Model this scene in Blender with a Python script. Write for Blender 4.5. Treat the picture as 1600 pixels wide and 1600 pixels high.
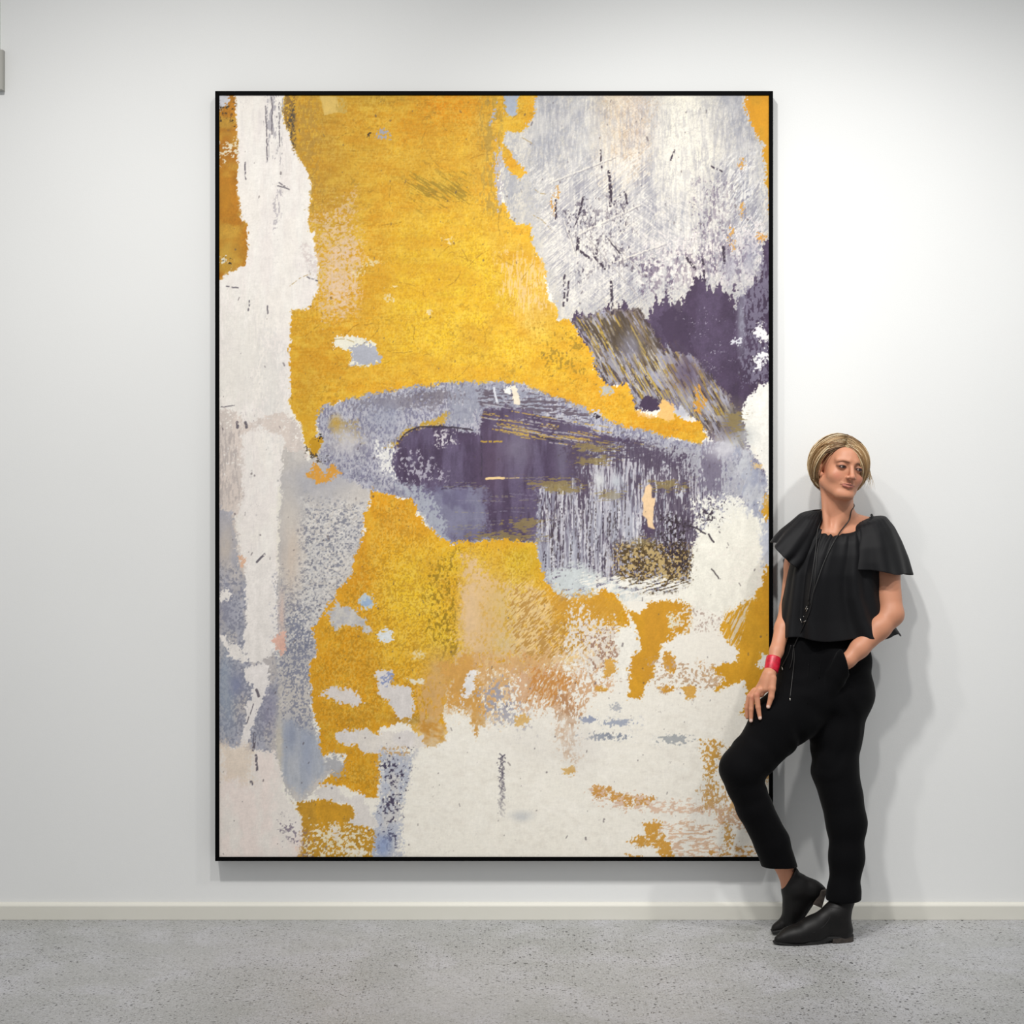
import bpy, bmesh, math, random
import numpy as np
from mathutils import Vector, Matrix
from mathutils.bvhtree import BVHTree
PI = math.pi
for o in list(bpy.data.objects): bpy.data.objects.remove(o, do_unlink=True)
SC = bpy.context.scene
COL = SC.collection

# ---------------------------------------------------------------- camera
CAM_D, CAM_H, FPX = 6.0, 1.5, 2790.0          # metres from the wall, height, focal length in pixels of a 1600 px frame
cd = bpy.data.cameras.new('camera'); cam = bpy.data.objects.new('camera', cd); COL.objects.link(cam)
cam.location = (0, -CAM_D, CAM_H); cam.rotation_euler = (PI/2, 0, 0)
cd.sensor_width = 36; cd.lens = FPX/1600*36; cd.shift_y = -61.5/1600; cd.clip_end = 100
SC.camera = cam
# ---------------------------------------------------------------- light and exposure
SC.view_settings.view_transform = 'Standard'; SC.view_settings.look = 'None'
SC.view_settings.exposure = 0.0; SC.view_settings.gamma = 1.0; SC.view_settings.use_curve_mapping = False
W = bpy.data.worlds.new('world'); SC.world = W; W.use_nodes = True
W.node_tree.nodes['Background'].inputs[0].default_value = (0.98, 0.99, 1.0, 1)
W.node_tree.nodes['Background'].inputs[1].default_value = 0.42
def spot(loc, tgt, power, size, col=(1, .98, .95), rad=.06, blend=1.0):
    l = bpy.data.lights.new('track_spot', 'SPOT'); l.energy = power; l.spot_size = math.radians(size); l.spot_blend = blend
    l.color = col; l.shadow_soft_size = rad
    o = bpy.data.objects.new('track_spot', l); COL.objects.link(o); o.location = loc
    o.rotation_euler = (Vector(tgt)-Vector(loc)).to_track_quat('-Z', 'Y').to_euler(); return o
spot((-.2, -2.5, 4.2), (1.15, 0, 1.25), 270, 62, (1, .985, .96), .11)
spot((2.2, -2.4, 4.2), (1.25, 0, 1.35), 190, 62, (1, .985, .96), .12)
spot((-1.4, -2.7, 4.2), (-1.05, 0, 1.05), 290, 74, (1, .975, .94), .10)
spot((.4, -2.9, 4.3), (-.05, 0, .95), 190, 72, (1, .975, .94), .10)

# ---------------------------------------------------------------- helpers
def srgb(*c):
    return tuple(((v/255)/12.92 if v/255 <= .04045 else ((v/255+.055)/1.055)**2.4) for v in c)+(1,)
def P(px, py, d):
    """the point at distance d in front of the wall that stands at this spot of the photograph"""
    s = FPX/(CAM_D-d); return Vector(((px-800)/s, -d, CAM_H-(py-738.5)/s))
def mat(name, col=(.5, .5, .5, 1), rough=.6, metal=0, spec=.5, sheen=0, bump=None, attr=None, mix=None):
    m = bpy.data.materials.new(name); m.use_nodes = True; nt = m.node_tree; b = nt.nodes['Principled BSDF']
    b.inputs['Base Color'].default_value = col; b.inputs['Roughness'].default_value = rough; b.inputs['Metallic'].default_value = metal
    b.inputs['Specular IOR Level'].default_value = spec
    if sheen: b.inputs['Sheen Weight'].default_value = sheen; b.inputs['Sheen Roughness'].default_value = .4
    tc = nt.nodes.new('ShaderNodeTexCoord')
    if attr:
        a = nt.nodes.new('ShaderNodeVertexColor'); a.layer_name = attr; nt.links.new(a.outputs[0], b.inputs['Base Color'])
    if mix:                                  # (colour 2, scale, contrast lo, hi)
        n = nt.nodes.new('ShaderNodeTexNoise'); n.inputs['Scale'].default_value = mix[1]; n.inputs['Detail'].default_value = 6
        nt.links.new(tc.outputs['Object'], n.inputs['Vector'])
        r = nt.nodes.new('ShaderNodeMapRange'); r.inputs[1].default_value = mix[2]; r.inputs[2].default_value = mix[3]
        nt.links.new(n.outputs[0], r.inputs[0])
        x = nt.nodes.new('ShaderNodeMix'); x.data_type = 'RGBA'; nt.links.new(r.outputs[0], x.inputs[0])
        x.inputs[6].default_value = col; x.inputs[7].default_value = mix[0]; nt.links.new(x.outputs[2], b.inputs['Base Color'])
    if bump:                                 # (scale, strength, distance)
        n = nt.nodes.new('ShaderNodeTexNoise'); n.inputs['Scale'].default_value = bump[0]; n.inputs['Detail'].default_value = 5
        nt.links.new(tc.outputs['Object'], n.inputs['Vector'])
        u = nt.nodes.new('ShaderNodeBump'); u.inputs['Strength'].default_value = bump[1]; u.inputs['Distance'].default_value = bump[2]
        nt.links.new(n.outputs[0], u.inputs['Height']); nt.links.new(u.outputs[0], b.inputs['Normal'])
    return m
def obj(name, verts, faces, m, parent=None, smooth=True, col=None, colname='Col'):
    me = bpy.data.meshes.new(name)
    verts = np.asarray(verts, np.float32); me.vertices.add(len(verts)); me.vertices.foreach_set('co', verts.ravel())
    if isinstance(faces, np.ndarray):
        n, k = faces.shape; tot = np.full(n, k, np.int32); fl = faces.astype(np.int32).ravel()
    else:
        tot = np.array([len(f) for f in faces], np.int32); fl = np.array([i for f in faces for i in f], np.int32); n = len(faces)
    me.loops.add(len(fl)); me.loops.foreach_set('vertex_index', fl); me.polygons.add(n)
    st = np.zeros(n, np.int32); st[1:] = np.cumsum(tot)[:-1]
    me.polygons.foreach_set('loop_start', st); me.polygons.foreach_set('loop_total', tot)
    me.polygons.foreach_set('use_smooth', np.full(n, smooth, bool))
    me.update(calc_edges=True); me.validate()
    if col is not None:
        a = me.color_attributes.new(colname, 'FLOAT_COLOR', 'POINT'); c = np.ones((len(verts), 4), np.float32); c[:, :3] = col
        a.data.foreach_set('color', c.ravel())
    me.materials.append(m); o = bpy.data.objects.new(name, me); COL.objects.link(o)
    if parent: o.parent = parent; o.matrix_parent_inverse = Matrix.Translation(-parent.location)
    return o
def bevel(o, w, seg=2, ang=40):
    b = o.modifiers.new('bevel', 'BEVEL'); b.width = w; b.segments = seg; b.limit_method = 'ANGLE'; b.angle_limit = math.radians(ang); return o
def box(name, a, b, m, parent=None, bev=0):
    x0, y0, z0 = a; x1, y1, z1 = b
    v = [(x0, y0, z0), (x1, y0, z0), (x1, y1, z0), (x0, y1, z0), (x0, y0, z1), (x1, y0, z1), (x1, y1, z1), (x0, y1, z1)]
    f = [(0, 3, 2, 1), (4, 5, 6, 7), (0, 1, 5, 4), (1, 2, 6, 5), (2, 3, 7, 6), (3, 0, 4, 7)]
    o = obj(name, v, f, m, parent, smooth=False)
    if bev: bevel(o, bev)
    return o
def tag(o, label, cat=None, group=None):
    o['label'] = label
    if cat: o['category'] = cat
    if group: o['group'] = group
    return o
def struct(o): o['kind'] = 'structure'; return o
def tube_data(paths, n=6):
    V, F = [], []
    for pts, rad in paths:
        pts = [Vector(p) for p in pts]; k0 = len(V); up = Vector((0, 0, 1))
        for i, p in enumerate(pts):
            t = (pts[min(i+1, len(pts)-1)]-pts[max(i-1, 0)]).normalized(); a = t.cross(up)
            if a.length < .05: a = t.cross(Vector((1, 0, 0)))
            a.normalize(); b = t.cross(a); r = rad[i] if hasattr(rad, '__len__') else rad
            for j in range(n):
                q = 2*PI*j/n; V.append(p+a*(r*math.cos(q))+b*(r*math.sin(q)))
        for i in range(len(pts)-1):
            for j in range(n):
                F.append((k0+i*n+j, k0+i*n+(j+1) % n, k0+(i+1)*n+(j+1) % n, k0+(i+1)*n+j))
        F.append(tuple(k0+j for j in range(n))[::-1]); F.append(tuple(k0+(len(pts)-1)*n+j for j in range(n)))
    return [tuple(v) for v in V], F
def smooth_path(pts, sub=6):
    pts = [Vector(p) for p in pts]; out = []
    for i in range(len(pts)-1):
        p0 = pts[max(i-1, 0)]; p1 = pts[i]; p2 = pts[i+1]; p3 = pts[min(i+2, len(pts)-1)]
        for k in range(sub):
            t = k/sub; out.append(.5*((2*p1)+(p2-p0)*t+(2*p0-5*p1+4*p2-p3)*t*t+(3*p1-p0-3*p2+p3)*t**3))
    out.append(pts[-1]); return out

# ---------------------------------------------------------------- the room
def wall_material():
    m = mat('white_wall_paint', srgb(236, 237, 236), .62, spec=.25, mix=(srgb(232, 233, 232), .8, .35, .65), bump=(220, .12, .002)); return m
MW = wall_material()
struct(box('wall_back', (-3.2, 0, -.02), (3.2, .12, 4.6), MW))
def floor_material():
    m = bpy.data.materials.new('polished_concrete'); m.use_nodes = True; nt = m.node_tree; N = nt.nodes; Lk = nt.links; b = N['Principled BSDF']
    tc = N.new('ShaderNodeTexCoord')
    def noise(sc, det=5, dist=0):
        n = N.new('ShaderNodeTexNoise'); n.inputs['Scale'].default_value = sc; n.inputs['Detail'].default_value = det; n.inputs['Distortion'].default_value = dist
        Lk.new(tc.outputs['Object'], n.inputs['Vector']); return n.outputs[0]
    def rng(s, a, b_, c=0, d=1):
        r = N.new('ShaderNodeMapRange'); r.inputs[1].default_value = a; r.inputs[2].default_value = b_; r.inputs[3].default_value = c; r.inputs[4].default_value = d; Lk.new(s, r.inputs[0]); return r.outputs[0]
    def mixc(f, a, c):
        x = N.new('ShaderNodeMix'); x.data_type = 'RGBA'; Lk.new(f, x.inputs[0])
        for i, v in ((6, a), (7, c)):
            if isinstance(v, tuple): x.inputs[i].default_value = v
            else: Lk.new(v, x.inputs[i])
        return x.outputs[2]
    c = mixc(rng(noise(1.6, 4), .35, .65), srgb(176, 176, 177), srgb(160, 161, 159))
    c = mixc(rng(noise(5, 6, .6), .45, .75), c, srgb(184, 184, 189))
    c = mixc(rng(noise(60, 4), .5, .72, 0, .55), c, srgb(150, 149, 148))
    c = mixc(rng(noise(130, 3), .56, .66, 0, .45), c, srgb(214, 214, 216))
    dens = rng(noise(1.3, 3), .30, .58, .25, 1)
    def specks(scale, lo, hi, col, c, use):
        v = N.new('ShaderNodeTexVoronoi'); v.inputs['Scale'].default_value = scale; mp = N.new('ShaderNodeVectorMath'); mp.operation = 'ADD'
        nn = N.new('ShaderNodeTexNoise'); nn.inputs['Scale'].default_value = scale*1.3; Lk.new(tc.outputs['Object'], nn.inputs['Vector'])
        sc = N.new('ShaderNodeVectorMath'); sc.operation = 'SCALE'; sc.inputs['Scale'].default_value = .9/scale; Lk.new(nn.outputs[1], sc.inputs[0])
        Lk.new(tc.outputs['Object'], mp.inputs[0]); Lk.new(sc.outputs[0], mp.inputs[1]); Lk.new(mp.outputs[0], v.inputs['Vector'])
        sx = N.new('ShaderNodeSeparateColor'); Lk.new(v.outputs['Color'], sx.inputs[0])
        keep = rng(sx.outputs[0], use, use+.02); sz = rng(v.outputs['Distance'], lo, hi, 1, 0)
        k = N.new('ShaderNodeMath'); k.operation = 'MULTIPLY'; Lk.new(keep, k.inputs[0]); Lk.new(sz, k.inputs[1])
        k2 = N.new('ShaderNodeMath'); k2.operation = 'MULTIPLY'; Lk.new(k.outputs[0], k2.inputs[0]); Lk.new(dens, k2.inputs[1])
        return mixc(k2.outputs[0], c, col), k2.outputs[0]
    # thin curled marks
    def curls(sc, w, g0, g1, col, c):
        n = noise(sc, 1.5, .8); q = N.new('ShaderNodeMath'); q.operation = 'SUBTRACT'; q.inputs[1].default_value = .5; Lk.new(n, q.inputs[0])
        ab = N.new('ShaderNodeMath'); ab.operation = 'ABSOLUTE'; Lk.new(q.outputs[0], ab.inputs[0]); ln = rng(ab.outputs[0], w*.4, w, 1, 0)
        g = rng(noise(sc*1.7, 2), g0, g1); k = N.new('ShaderNodeMath'); k.operation = 'MULTIPLY'; Lk.new(ln, k.inputs[0]); Lk.new(g, k.inputs[1]); return mixc(k.outputs[0], c, col)
    c = curls(52, .016, .54, .60, srgb(96, 95, 92), c); c = curls(95, .022, .53, .60, srgb(112, 111, 109), c)
    c, k0 = specks(125, .22, .36, srgb(92, 90, 88), c, .50)
    c, k1 = specks(62, .20, .30, srgb(62, 61, 61), c, .72)
    c, k2 = specks(36, .13, .19, srgb(46, 46, 47), c, .78)
    Lk.new(c, b.inputs['Base Color']); b.inputs['Roughness'].default_value = .42; b.inputs['Specular IOR Level'].default_value = .35
    Lk.new(rng(noise(9, 4), .3, .7, .34, .52), b.inputs['Roughness'])
    u = N.new('ShaderNodeBump'); u.inputs['Strength'].default_value = .25; u.inputs['Distance'].default_value = .002; Lk.new(noise(150, 3), u.inputs['Height']); Lk.new(u.outputs[0], b.inputs['Normal'])
    return m
struct(box('floor', (-3.2, -6.5, -.08), (3.2, .12, 0), floor_material()))
MB = mat('white_baseboard_paint', srgb(222, 220, 210), .38, spec=.4)
# baseboard: moulded profile run along the wall
prof = [(-.0005, 0), (-.015, 0), (-.015, .046), (-.013, .050), (-.009, .0545), (-.0005, .058)]
bv = [(x, y, z) for x in (-1.745, 3.2) for (y, z) in prof]; npf = len(prof)
bf = [(i, (i+1) % npf, npf+(i+1) % npf, npf+i) for i in range(npf)]+[tuple(range(npf))[::-1], tuple(range(npf, 2*npf))]
bo = struct(obj('baseboard_back', bv, bf, MB, smooth=False)); bevel(bo, .001)

# small grey plate at the left edge, white strip above it
MG = mat('grey_enamel', srgb(176, 175, 168), .5, bump=(60, .1, .001))
pl = bpy.data.objects.new('wall_box', None); COL.objects.link(pl); pl.location = (-1.745, -.012, 2.85)
box('housing', (-1.80, -.024, 2.781), (-1.7035, -.0005, 2.916), MG, pl, .001)
box('cover_edge', (-1.80, -.026, 2.783), (-1.7065, -.0241, 2.914), MG, pl, .0006)
tag(pl, 'small plain grey box fixed high on the white wall at the far left edge', 'wall box')
struct(box('trim_1', (-1.80, -.012, 2.925), (-1.7185, -.0005, 3.4), mat('white_trim_paint', srgb(246, 246, 240), .5), None, .001))

# ---------------------------------------------------------------- painting
PD = .055                                      # distance of the picture face from the wall
# ---------------------------------------------------------------- abstract painting: paint layers laid one over another
def _lat(seed):
    return np.random.RandomState(seed).rand(256, 256).astype(np.float32)
def vnoise(x, y, seed):
    T = _lat(seed); xi = np.floor(x).astype(np.int32); yi = np.floor(y).astype(np.int32)
    fx = x-xi; fy = y-yi; fx = fx*fx*(3-2*fx); fy = fy*fy*(3-2*fy)
    x0 = xi & 255; x1 = (xi+1) & 255; y0 = yi & 255; y1 = (yi+1) & 255
    return (T[y0, x0]*(1-fx)+T[y0, x1]*fx)*(1-fy)+(T[y1, x0]*(1-fx)+T[y1, x1]*fx)*fy
def fbm(x, y, sx, sy, seed, octv=3, ang=0.0):
    if ang:
        c, s = math.cos(ang), math.sin(ang); x, y = x*c+y*s, -x*s+y*c
    r = 0; a = .5; t = 0
    for o in range(octv):
        r = r+a*vnoise(x/sx*2**o+o*17.3, y/sy*2**o+o*9.1, seed+o*7); t += a; a *= .55
    return r/t
def uni(n):                                                     # noise to a roughly even 0..1 spread
    return .5+.5*np.tanh((n-.5)*5.2)
def sst(e0, e1, v):
    t = np.clip((v-e0)/(e1-e0), 0, 1); return t*t*(3-2*t)
def polysdf(pts, X, Y):
    n = len(pts); d = np.full(X.shape, 1e9, np.float32); ins = np.zeros(X.shape, bool)
    for i in range(n):
        ax, ay = pts[i]; bx, by = pts[(i+1) % n]
        ex, ey = bx-ax, by-ay; L2 = ex*ex+ey*ey+1e-9
        t = np.clip(((X-ax)*ex+(Y-ay)*ey)/L2, 0, 1)
        d = np.minimum(d, (X-ax-ex*t)**2+(Y-ay-ey*t)**2)
        if ay != by:
            ins ^= ((ay > Y) != (by > Y)) & (X < (bx-ax)*(Y-ay)/(by-ay)+ax)
    d = np.sqrt(d); return np.where(ins, -d, d)
def lin(c):
    c = np.clip(np.asarray(c, np.float32)/255., 0, 1)
    return np.where(c <= .04045, c/12.92, ((c+.055)/1.055)**2.4)

def paint_canvas(X, Y):
    """X, Y: painting coordinates; returns colours (0..255) and paint thickness"""
    H, W_ = X.shape
    C = np.empty((H, W_, 3), np.float32); C[:] = (246, 241, 229)
    Z = np.zeros((H, W_), np.float32)
    x0, y0 = X[0, 0], Y[0, 0]; st = X[0, 1]-X[0, 0]; sy_ = Y[1, 0]-Y[0, 0]
    seed = [100]
    def box(pts, m):
        a = min(p[0] for p in pts)-m; b = max(p[0] for p in pts)+m; c = min(p[1] for p in pts)-m; d = max(p[1] for p in pts)+m
        i0 = max(0, int((c-y0)/sy_)); i1 = min(H, int((d-y0)/sy_)+2); j0 = max(0, int((a-x0)/st)); j1 = min(W_, int((b-x0)/st)+2)
        return slice(i0, max(i0, i1)), slice(j0, max(j0, j1))
    def put(sl, m, col, z=0):
        C[sl] = C[sl]*(1-m[..., None])+col*m[..., None]; Z[sl] = Z[sl]*(1-m)+z*m
    def L(pts, col, rough=6, soft=1.1, poro=0, ps=(3, 3), ang=0, var=.05, alpha=1, grow=25, pt=.10, vj=0, col2=None, c2s=(30, 60), z=.3, wsc=13):
        seed[0] += 13; s = seed[0]; sl = box(pts, rough+soft+4); x = X[sl]; y = Y[sl]
        if x.size == 0: return
        wx = rough*2.4*(fbm(x, y, wsc, wsc, s, 4)-.5); wy = rough*2.4*(fbm(x, y, wsc, wsc, s+3, 4)-.5)
        if vj: wy = wy+vj*2*(fbm(x, y*.12, 5, 9, s+21, 3)-.5)
        d = -polysdf(pts, x+wx, y+wy)
        if rough > 2.5: d = d+rough*.75*(fbm(x, y, 4.2, 4.2, s+6, 3)-.5)*2+rough*.75*(vnoise(x/2.1, y/2.1, s+7)-.5)*2
        m = sst(-soft, soft, d)
        if poro:
            n = uni(fbm(x, y, ps[0], ps[1], s+5, 3, ang)); cov = 1-poro*(1-.35*np.clip(d/grow, 0, 1))+.62*(fbm(x, y, ps[0]*7+4, ps[1]*4+4, s+15, 4, ang)-.5)
            m = m*sst(-pt, pt, cov-n)
        v = 1+var*2*(fbm(x, y, 9, 14, s+8, 4)-.5)+var*.9*(vnoise(x/1.6, y/1.6, s+9)-.5)
        cc = np.array(col, np.float32)[None, None]*v[..., None]
        if col2 is not None:
            k = sst(.38, .62, fbm(x, y, c2s[0], c2s[1], s+11, 4, ang))[..., None]; cc = cc*(1-k)+np.array(col2, np.float32)*k*v[..., None]
        put(sl, m*alpha, cc, z); return sl, m
    def G(cx, cy, rx, ry, col, a, poro=0, ps=(3, 3), ang=0, rag=.5):
        seed[0] += 13; s = seed[0]; sl = box([(cx-rx*1.7, cy-ry*1.7), (cx+rx*1.7, cy+ry*1.7)], 2); x = X[sl]; y = Y[sl]
        if x.size == 0: return
        q = ((x-cx)/rx)**2+((y-cy)/ry)**2+rag*2*(fbm(x, y, rx*.5+4, ry*.5+4, s, 4)-.5)
        m = np.exp(-np.clip(q, 0, 9)*1.0)
        m = m*sst(0, .3, 2.6-((x-cx)/rx)**2-((y-cy)/ry)**2)
        if poro:
            n = uni(fbm(x, y, ps[0], ps[1], s+5, 3, ang)); m = sst(-.12, .12, m*(1.25-poro*.5)-n*.9)
        put(sl, np.clip(m*a, 0, 1), np.array(col, np.float32)[None, None]*(1+.06*(fbm(x, y, 6, 6, s+2, 2)-.5)[..., None]), Z[sl])
    def E(cx, cy, rx, ry, col, n=9, jig=.25, **k):
        r = np.random.RandomState(int(cx*7+cy)); p = []
        for i in range(n):
            a = 2*PI*i/n; q = 1+jig*(r.rand()-.5)*2; p.append((cx+rx*q*math.cos(a), cy+ry*q*math.sin(a)))
        L(p, col, **k)
    def S(p0, p1, w, col, a=1, br=.3, bend=0):                      # one stroke / scratch
        seed[0] += 5; sl = box([p0, p1], w+3+abs(bend)); x = X[sl]; y = Y[sl]
        if x.size == 0: return
        ex, ey = p1[0]-p0[0], p1[1]-p0[1]; l = math.hypot(ex, ey)+1e-6; ux, uy = ex/l, ey/l
        t = ((x-p0[0])*ux+(y-p0[1])*uy)/l; tt = np.clip(t, 0, 1)
        dist = np.abs(-(x-p0[0])*uy+(y-p0[1])*ux-bend*4*tt*(1-tt)+1.2*(vnoise(t*l/5, y*0, seed[0])-.5)); ed = np.maximum(0, np.maximum(-t, t-1))*l
        m = sst(w*.5+.7, w*.5-.4, np.hypot(dist, ed))*sst(br-.12, br+.12, vnoise(x/2.5, y/2.5, seed[0]))
        put(sl, m*a, np.array(col, np.float32), Z[sl])

    O = (226, 162, 32); YL = (236, 192, 46); OC = (194, 148, 48); P = (72, 57, 80); GB = (160, 160, 174); LG = (203, 199, 196)
    CR = (247, 242, 230); WH = (243, 237, 231); PE = (226, 196, 160); DK = (58, 50, 62)
    # ---- grey and cream field, upper right
    L([(775, 140), (1215, 140), (1215, 520), (1100, 560), (940, 520), (880, 520), (840, 400), (790, 330), (770, 200)], (198, 194, 188), 4, col2=(216, 210, 198), c2s=(18, 60), var=.05)
    L([(775, 140), (1215, 140), (1215, 520), (1100, 560), (940, 520), (880, 520), (840, 400), (790, 330), (770, 200)], (160, 161, 172), 4, poro=.80, ps=(2.2, 3.0), ang=.5, alpha=.35)
    L([(830, 140), (960, 140), (950, 330), (860, 420), (830, 330)], (178, 180, 188), 14, soft=14, poro=.55, ps=(2.2, 5), ang=.35, alpha=.5)
    for cx, cy, rx, ry, a in [(850, 200, 26, 90, .5), (905, 190, 16, 80, .4), (1010, 290, 18, 55, .55), (1040, 400, 34, 60, .6), (1065, 350, 12, 70, .5), (1145, 160, 22, 32, .7), (1160, 240, 22, 60, .6),
                              (1175, 330, 22, 70, .6), (1150, 400, 40, 50, .45), (925, 440, 30, 45, .45), (800, 270, 14, 50, .6), (985, 440, 30, 28, .7), (1090, 170, 12, 30, .2), (1125, 330, 12, 70, .35)]:
        G(cx, cy, rx, ry, (146, 149, 162), a*.75, poro=.7, ps=(1.8, 6), ang=.15)
        G(cx, cy, rx*.9, ry*.9, (172, 174, 184), a*.25)
    G(965, 200, 30, 75, (232, 203, 160), .75); G(995, 190, 30, 60, (222, 203, 190), .6); G(980, 240, 24, 50, (226, 205, 180), .5)
    G(1070, 195, 42, 66, (246, 240, 222), 1.25); G(1060, 250, 26, 50, (244, 238, 222), .9); G(1105, 235, 20, 36, (242, 236, 220), .7)
    G(1075, 320, 5, 70, (238, 232, 218), .8); G(1090, 350, 4, 60, (236, 230, 216), .7); G(1060, 330, 4, 60, (236, 230, 216), .6)
    G(935, 380, 70, 80, (228, 222, 212), .5); G(870, 350, 30, 60, (222, 216, 206), .5); G(960, 420, 16, 70, (230, 224, 212), .5, rag=.3)
    L([(940, 150), (1030, 150), (1010, 290), (930, 300)], (200, 176, 150), 10, soft=9, poro=.72, ps=(1.6, 7), ang=.9, alpha=.6)
    L([(940, 150), (1030, 150), (1010, 290), (930, 300)], (240, 226, 206), 10, soft=9, poro=.78, ps=(1.6, 9), ang=-.75, alpha=.6)
    L([(830, 260), (1010, 230), (1020, 430), (880, 480), (850, 400)], (236, 231, 222), 9, soft=10, poro=.66, ps=(1.8, 11), ang=.85, alpha=.65)
    L([(850, 280), (1030, 260), (1060, 470), (890, 490), (850, 400)], (146, 144, 156), 9, soft=10, poro=.84, ps=(1.6, 14), ang=.85, alpha=.7)
    L([(850, 330), (1130, 280), (1180, 440), (890, 480)], (238, 232, 224), 9, soft=10, poro=.82, ps=(1.8, 16), ang=-.95, alpha=.55)
    L([(1120, 250), (1180, 240), (1200, 420), (1120, 430)], (238, 236, 232), 9, soft=9, poro=.72, ps=(2.2, 9), ang=.6, alpha=.7)
    L([(1120, 250), (1180, 240), (1200, 420), (1120, 430)], (120, 118, 136), 9, soft=9, poro=.86, ps=(2.0, 9), ang=.6, alpha=.7)
    L([(1000, 370), (1190, 340), (1190, 440), (1100, 450), (1010, 440)], (236, 226, 222), 9, soft=6, poro=.66, ps=(2.6, 3), alpha=.85)
    L([(1080, 280), (1150, 280), (1160, 420), (1090, 430)], (110, 98, 118), 14, soft=12, poro=.88, ps=(2.6, 4), alpha=.8)
    L([(980, 400), (1180, 370), (1190, 440), (1110, 450), (1000, 460)], (92, 76, 100), 12, soft=12, poro=.82, ps=(3.2, 4.5), alpha=.85)
    L([(880, 320), (990, 290), (1000, 430), (900, 450)], (72, 62, 78), 12, soft=12, poro=1.02, ps=(2.6, 5), alpha=.9)
    L([(800, 150), (1190, 150), (1190, 470), (880, 470)], (238, 233, 224), 9, soft=20, poro=.9, ps=(2.4, 20), alpha=.4, pt=.3)
    L([(800, 150), (1190, 150), (1190, 470), (880, 470)], (140, 140, 154), 9, soft=20, poro=.98, ps=(2.4, 16), alpha=.35, pt=.3)
    L([(780, 150), (1200, 150), (1200, 470), (880, 490)], (150, 148, 154), 9, soft=20, poro=.70, ps=(1.7, 1.7), alpha=.35, pt=.3, grow=1e9); L([(780, 150), (1200, 150), (1200, 470), (880, 490)], (240, 235, 224), 9, soft=20, poro=.66, ps=(18, 30), alpha=.4, pt=.5, grow=1e9, ang=.3)
    # ---- purple, upper right, with drips above it
    top = [(893, 500), (905, 490), (915, 495), (935, 488), (952, 470), (958, 492), (972, 470), (985, 482), (1012, 496), (1022, 470), (1030, 478), (1042, 452), (1048, 478), (1058, 502), (1066, 470), (1078, 446), (1086, 430),
           (1096, 436), (1108, 448), (1122, 448), (1138, 462), (1148, 452), (1150, 490), (1156, 468), (1166, 452), (1190, 430), (1192, 385), (1215, 370)]
    L(top+[(1215, 600), (1180, 612), (1164, 640), (1165, 690), (1195, 740), (1130, 720), (1090, 650), (1040, 630), (985, 640), (985, 600), (945, 600), (925, 570), (905, 525)], (72, 58, 80), 5, soft=1, col2=(84, 70, 94), var=.12, vj=16)
    L([(1185, 375), (1215, 375), (1215, 600), (1160, 600), (1150, 460), (1180, 440)], (128, 122, 142), 9, soft=5, poro=.6, ps=(3, 6), alpha=.75)
    G(1158, 500, 6, 46, (150, 150, 164), .8); G(1170, 405, 12, 30, (160, 158, 172), .7); G(1140, 420, 12, 26, (175, 172, 182), .7)
    L([(1040, 480), (1190, 470), (1190, 600), (1060, 590)], (205, 200, 214), 12, soft=12, poro=1.04, ps=(2.2, 2.2), alpha=.8, grow=1e9)
    # ---- streaked brown-grey diagonal field
    D = [(896, 503), (935, 486), (1000, 485), (1036, 545), (1060, 530), (1104, 582), (1140, 622), (1158, 668), (1165, 720), (1120, 690), (1080, 650), (1050, 622), (990, 640), (982, 600), (944, 600), (928, 566), (908, 515)]
    L(D, (120, 108, 108), 5, soft=3, col2=(146, 142, 156), c2s=(8, 50), ang=-.5, var=.12)
    L(D, (70, 58, 58), 6, soft=2, poro=.70, ps=(3.4, 20), ang=-.52, alpha=.8)
    L(D, (190, 160, 70), 6, soft=2, poro=.92, ps=(1.5, 34), ang=-.52, alpha=.8)
    L(D, (176, 176, 190), 6, soft=2, poro=.84, ps=(4, 16), ang=-.5, alpha=.7)
    L([(940, 490), (990, 488), (1040, 545), (1000, 590), (950, 560)], (104, 88, 66), 6, soft=5, poro=.55, ps=(2, 26), ang=-.52, alpha=.6)
    r = np.random.RandomState(4)
    L([(893, 500), (1000, 484), (1030, 540), (960, 560), (915, 530)], (74, 62, 50), 6, soft=6, poro=.60, ps=(3, 16), ang=-.5, alpha=.7)
    for i in range(46):
        a = 900+r.rand()*190; b = 500+(a-900)*.42+r.rand()*62-12; l = 25+r.rand()*45
        S((a, b), (a+l*.52, b+l*.85), .9, (206, 172, 60) if r.rand() < .7 else (214, 208, 200), .8, .35)
    G(1072, 585, 26, 30, (86, 70, 92), .7); G(985, 545, 16, 24, (150, 150, 172), .6); G(1060, 640, 20, 22, (166, 168, 186), .7); G(1150, 655, 16, 24, (120, 114, 100), .8)
    L([(1025, 500), (1060, 470), (1090, 560), (1050, 545)], (70, 56, 78), 4, alpha=.9)
    # ---- white and cream on the right edge
    L([(1215, 592), (1188, 602), (1168, 626), (1158, 640), (1162, 660), (1168, 682), (1180, 700), (1192, 730), (1200, 770), (1215, 780)], (244, 242, 234), 4)
    L([(1180, 508), (1192, 505), (1194, 522), (1215, 530), (1215, 540), (1190, 534), (1178, 522)], (240, 238, 238), 6, poro=.2, ps=(4, 4)); E(1188, 563, 13, 12, (238, 237, 238), rough=6, poro=.25, ps=(4, 4)); E(1153, 534, 7, 4, (215, 215, 222))
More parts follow.
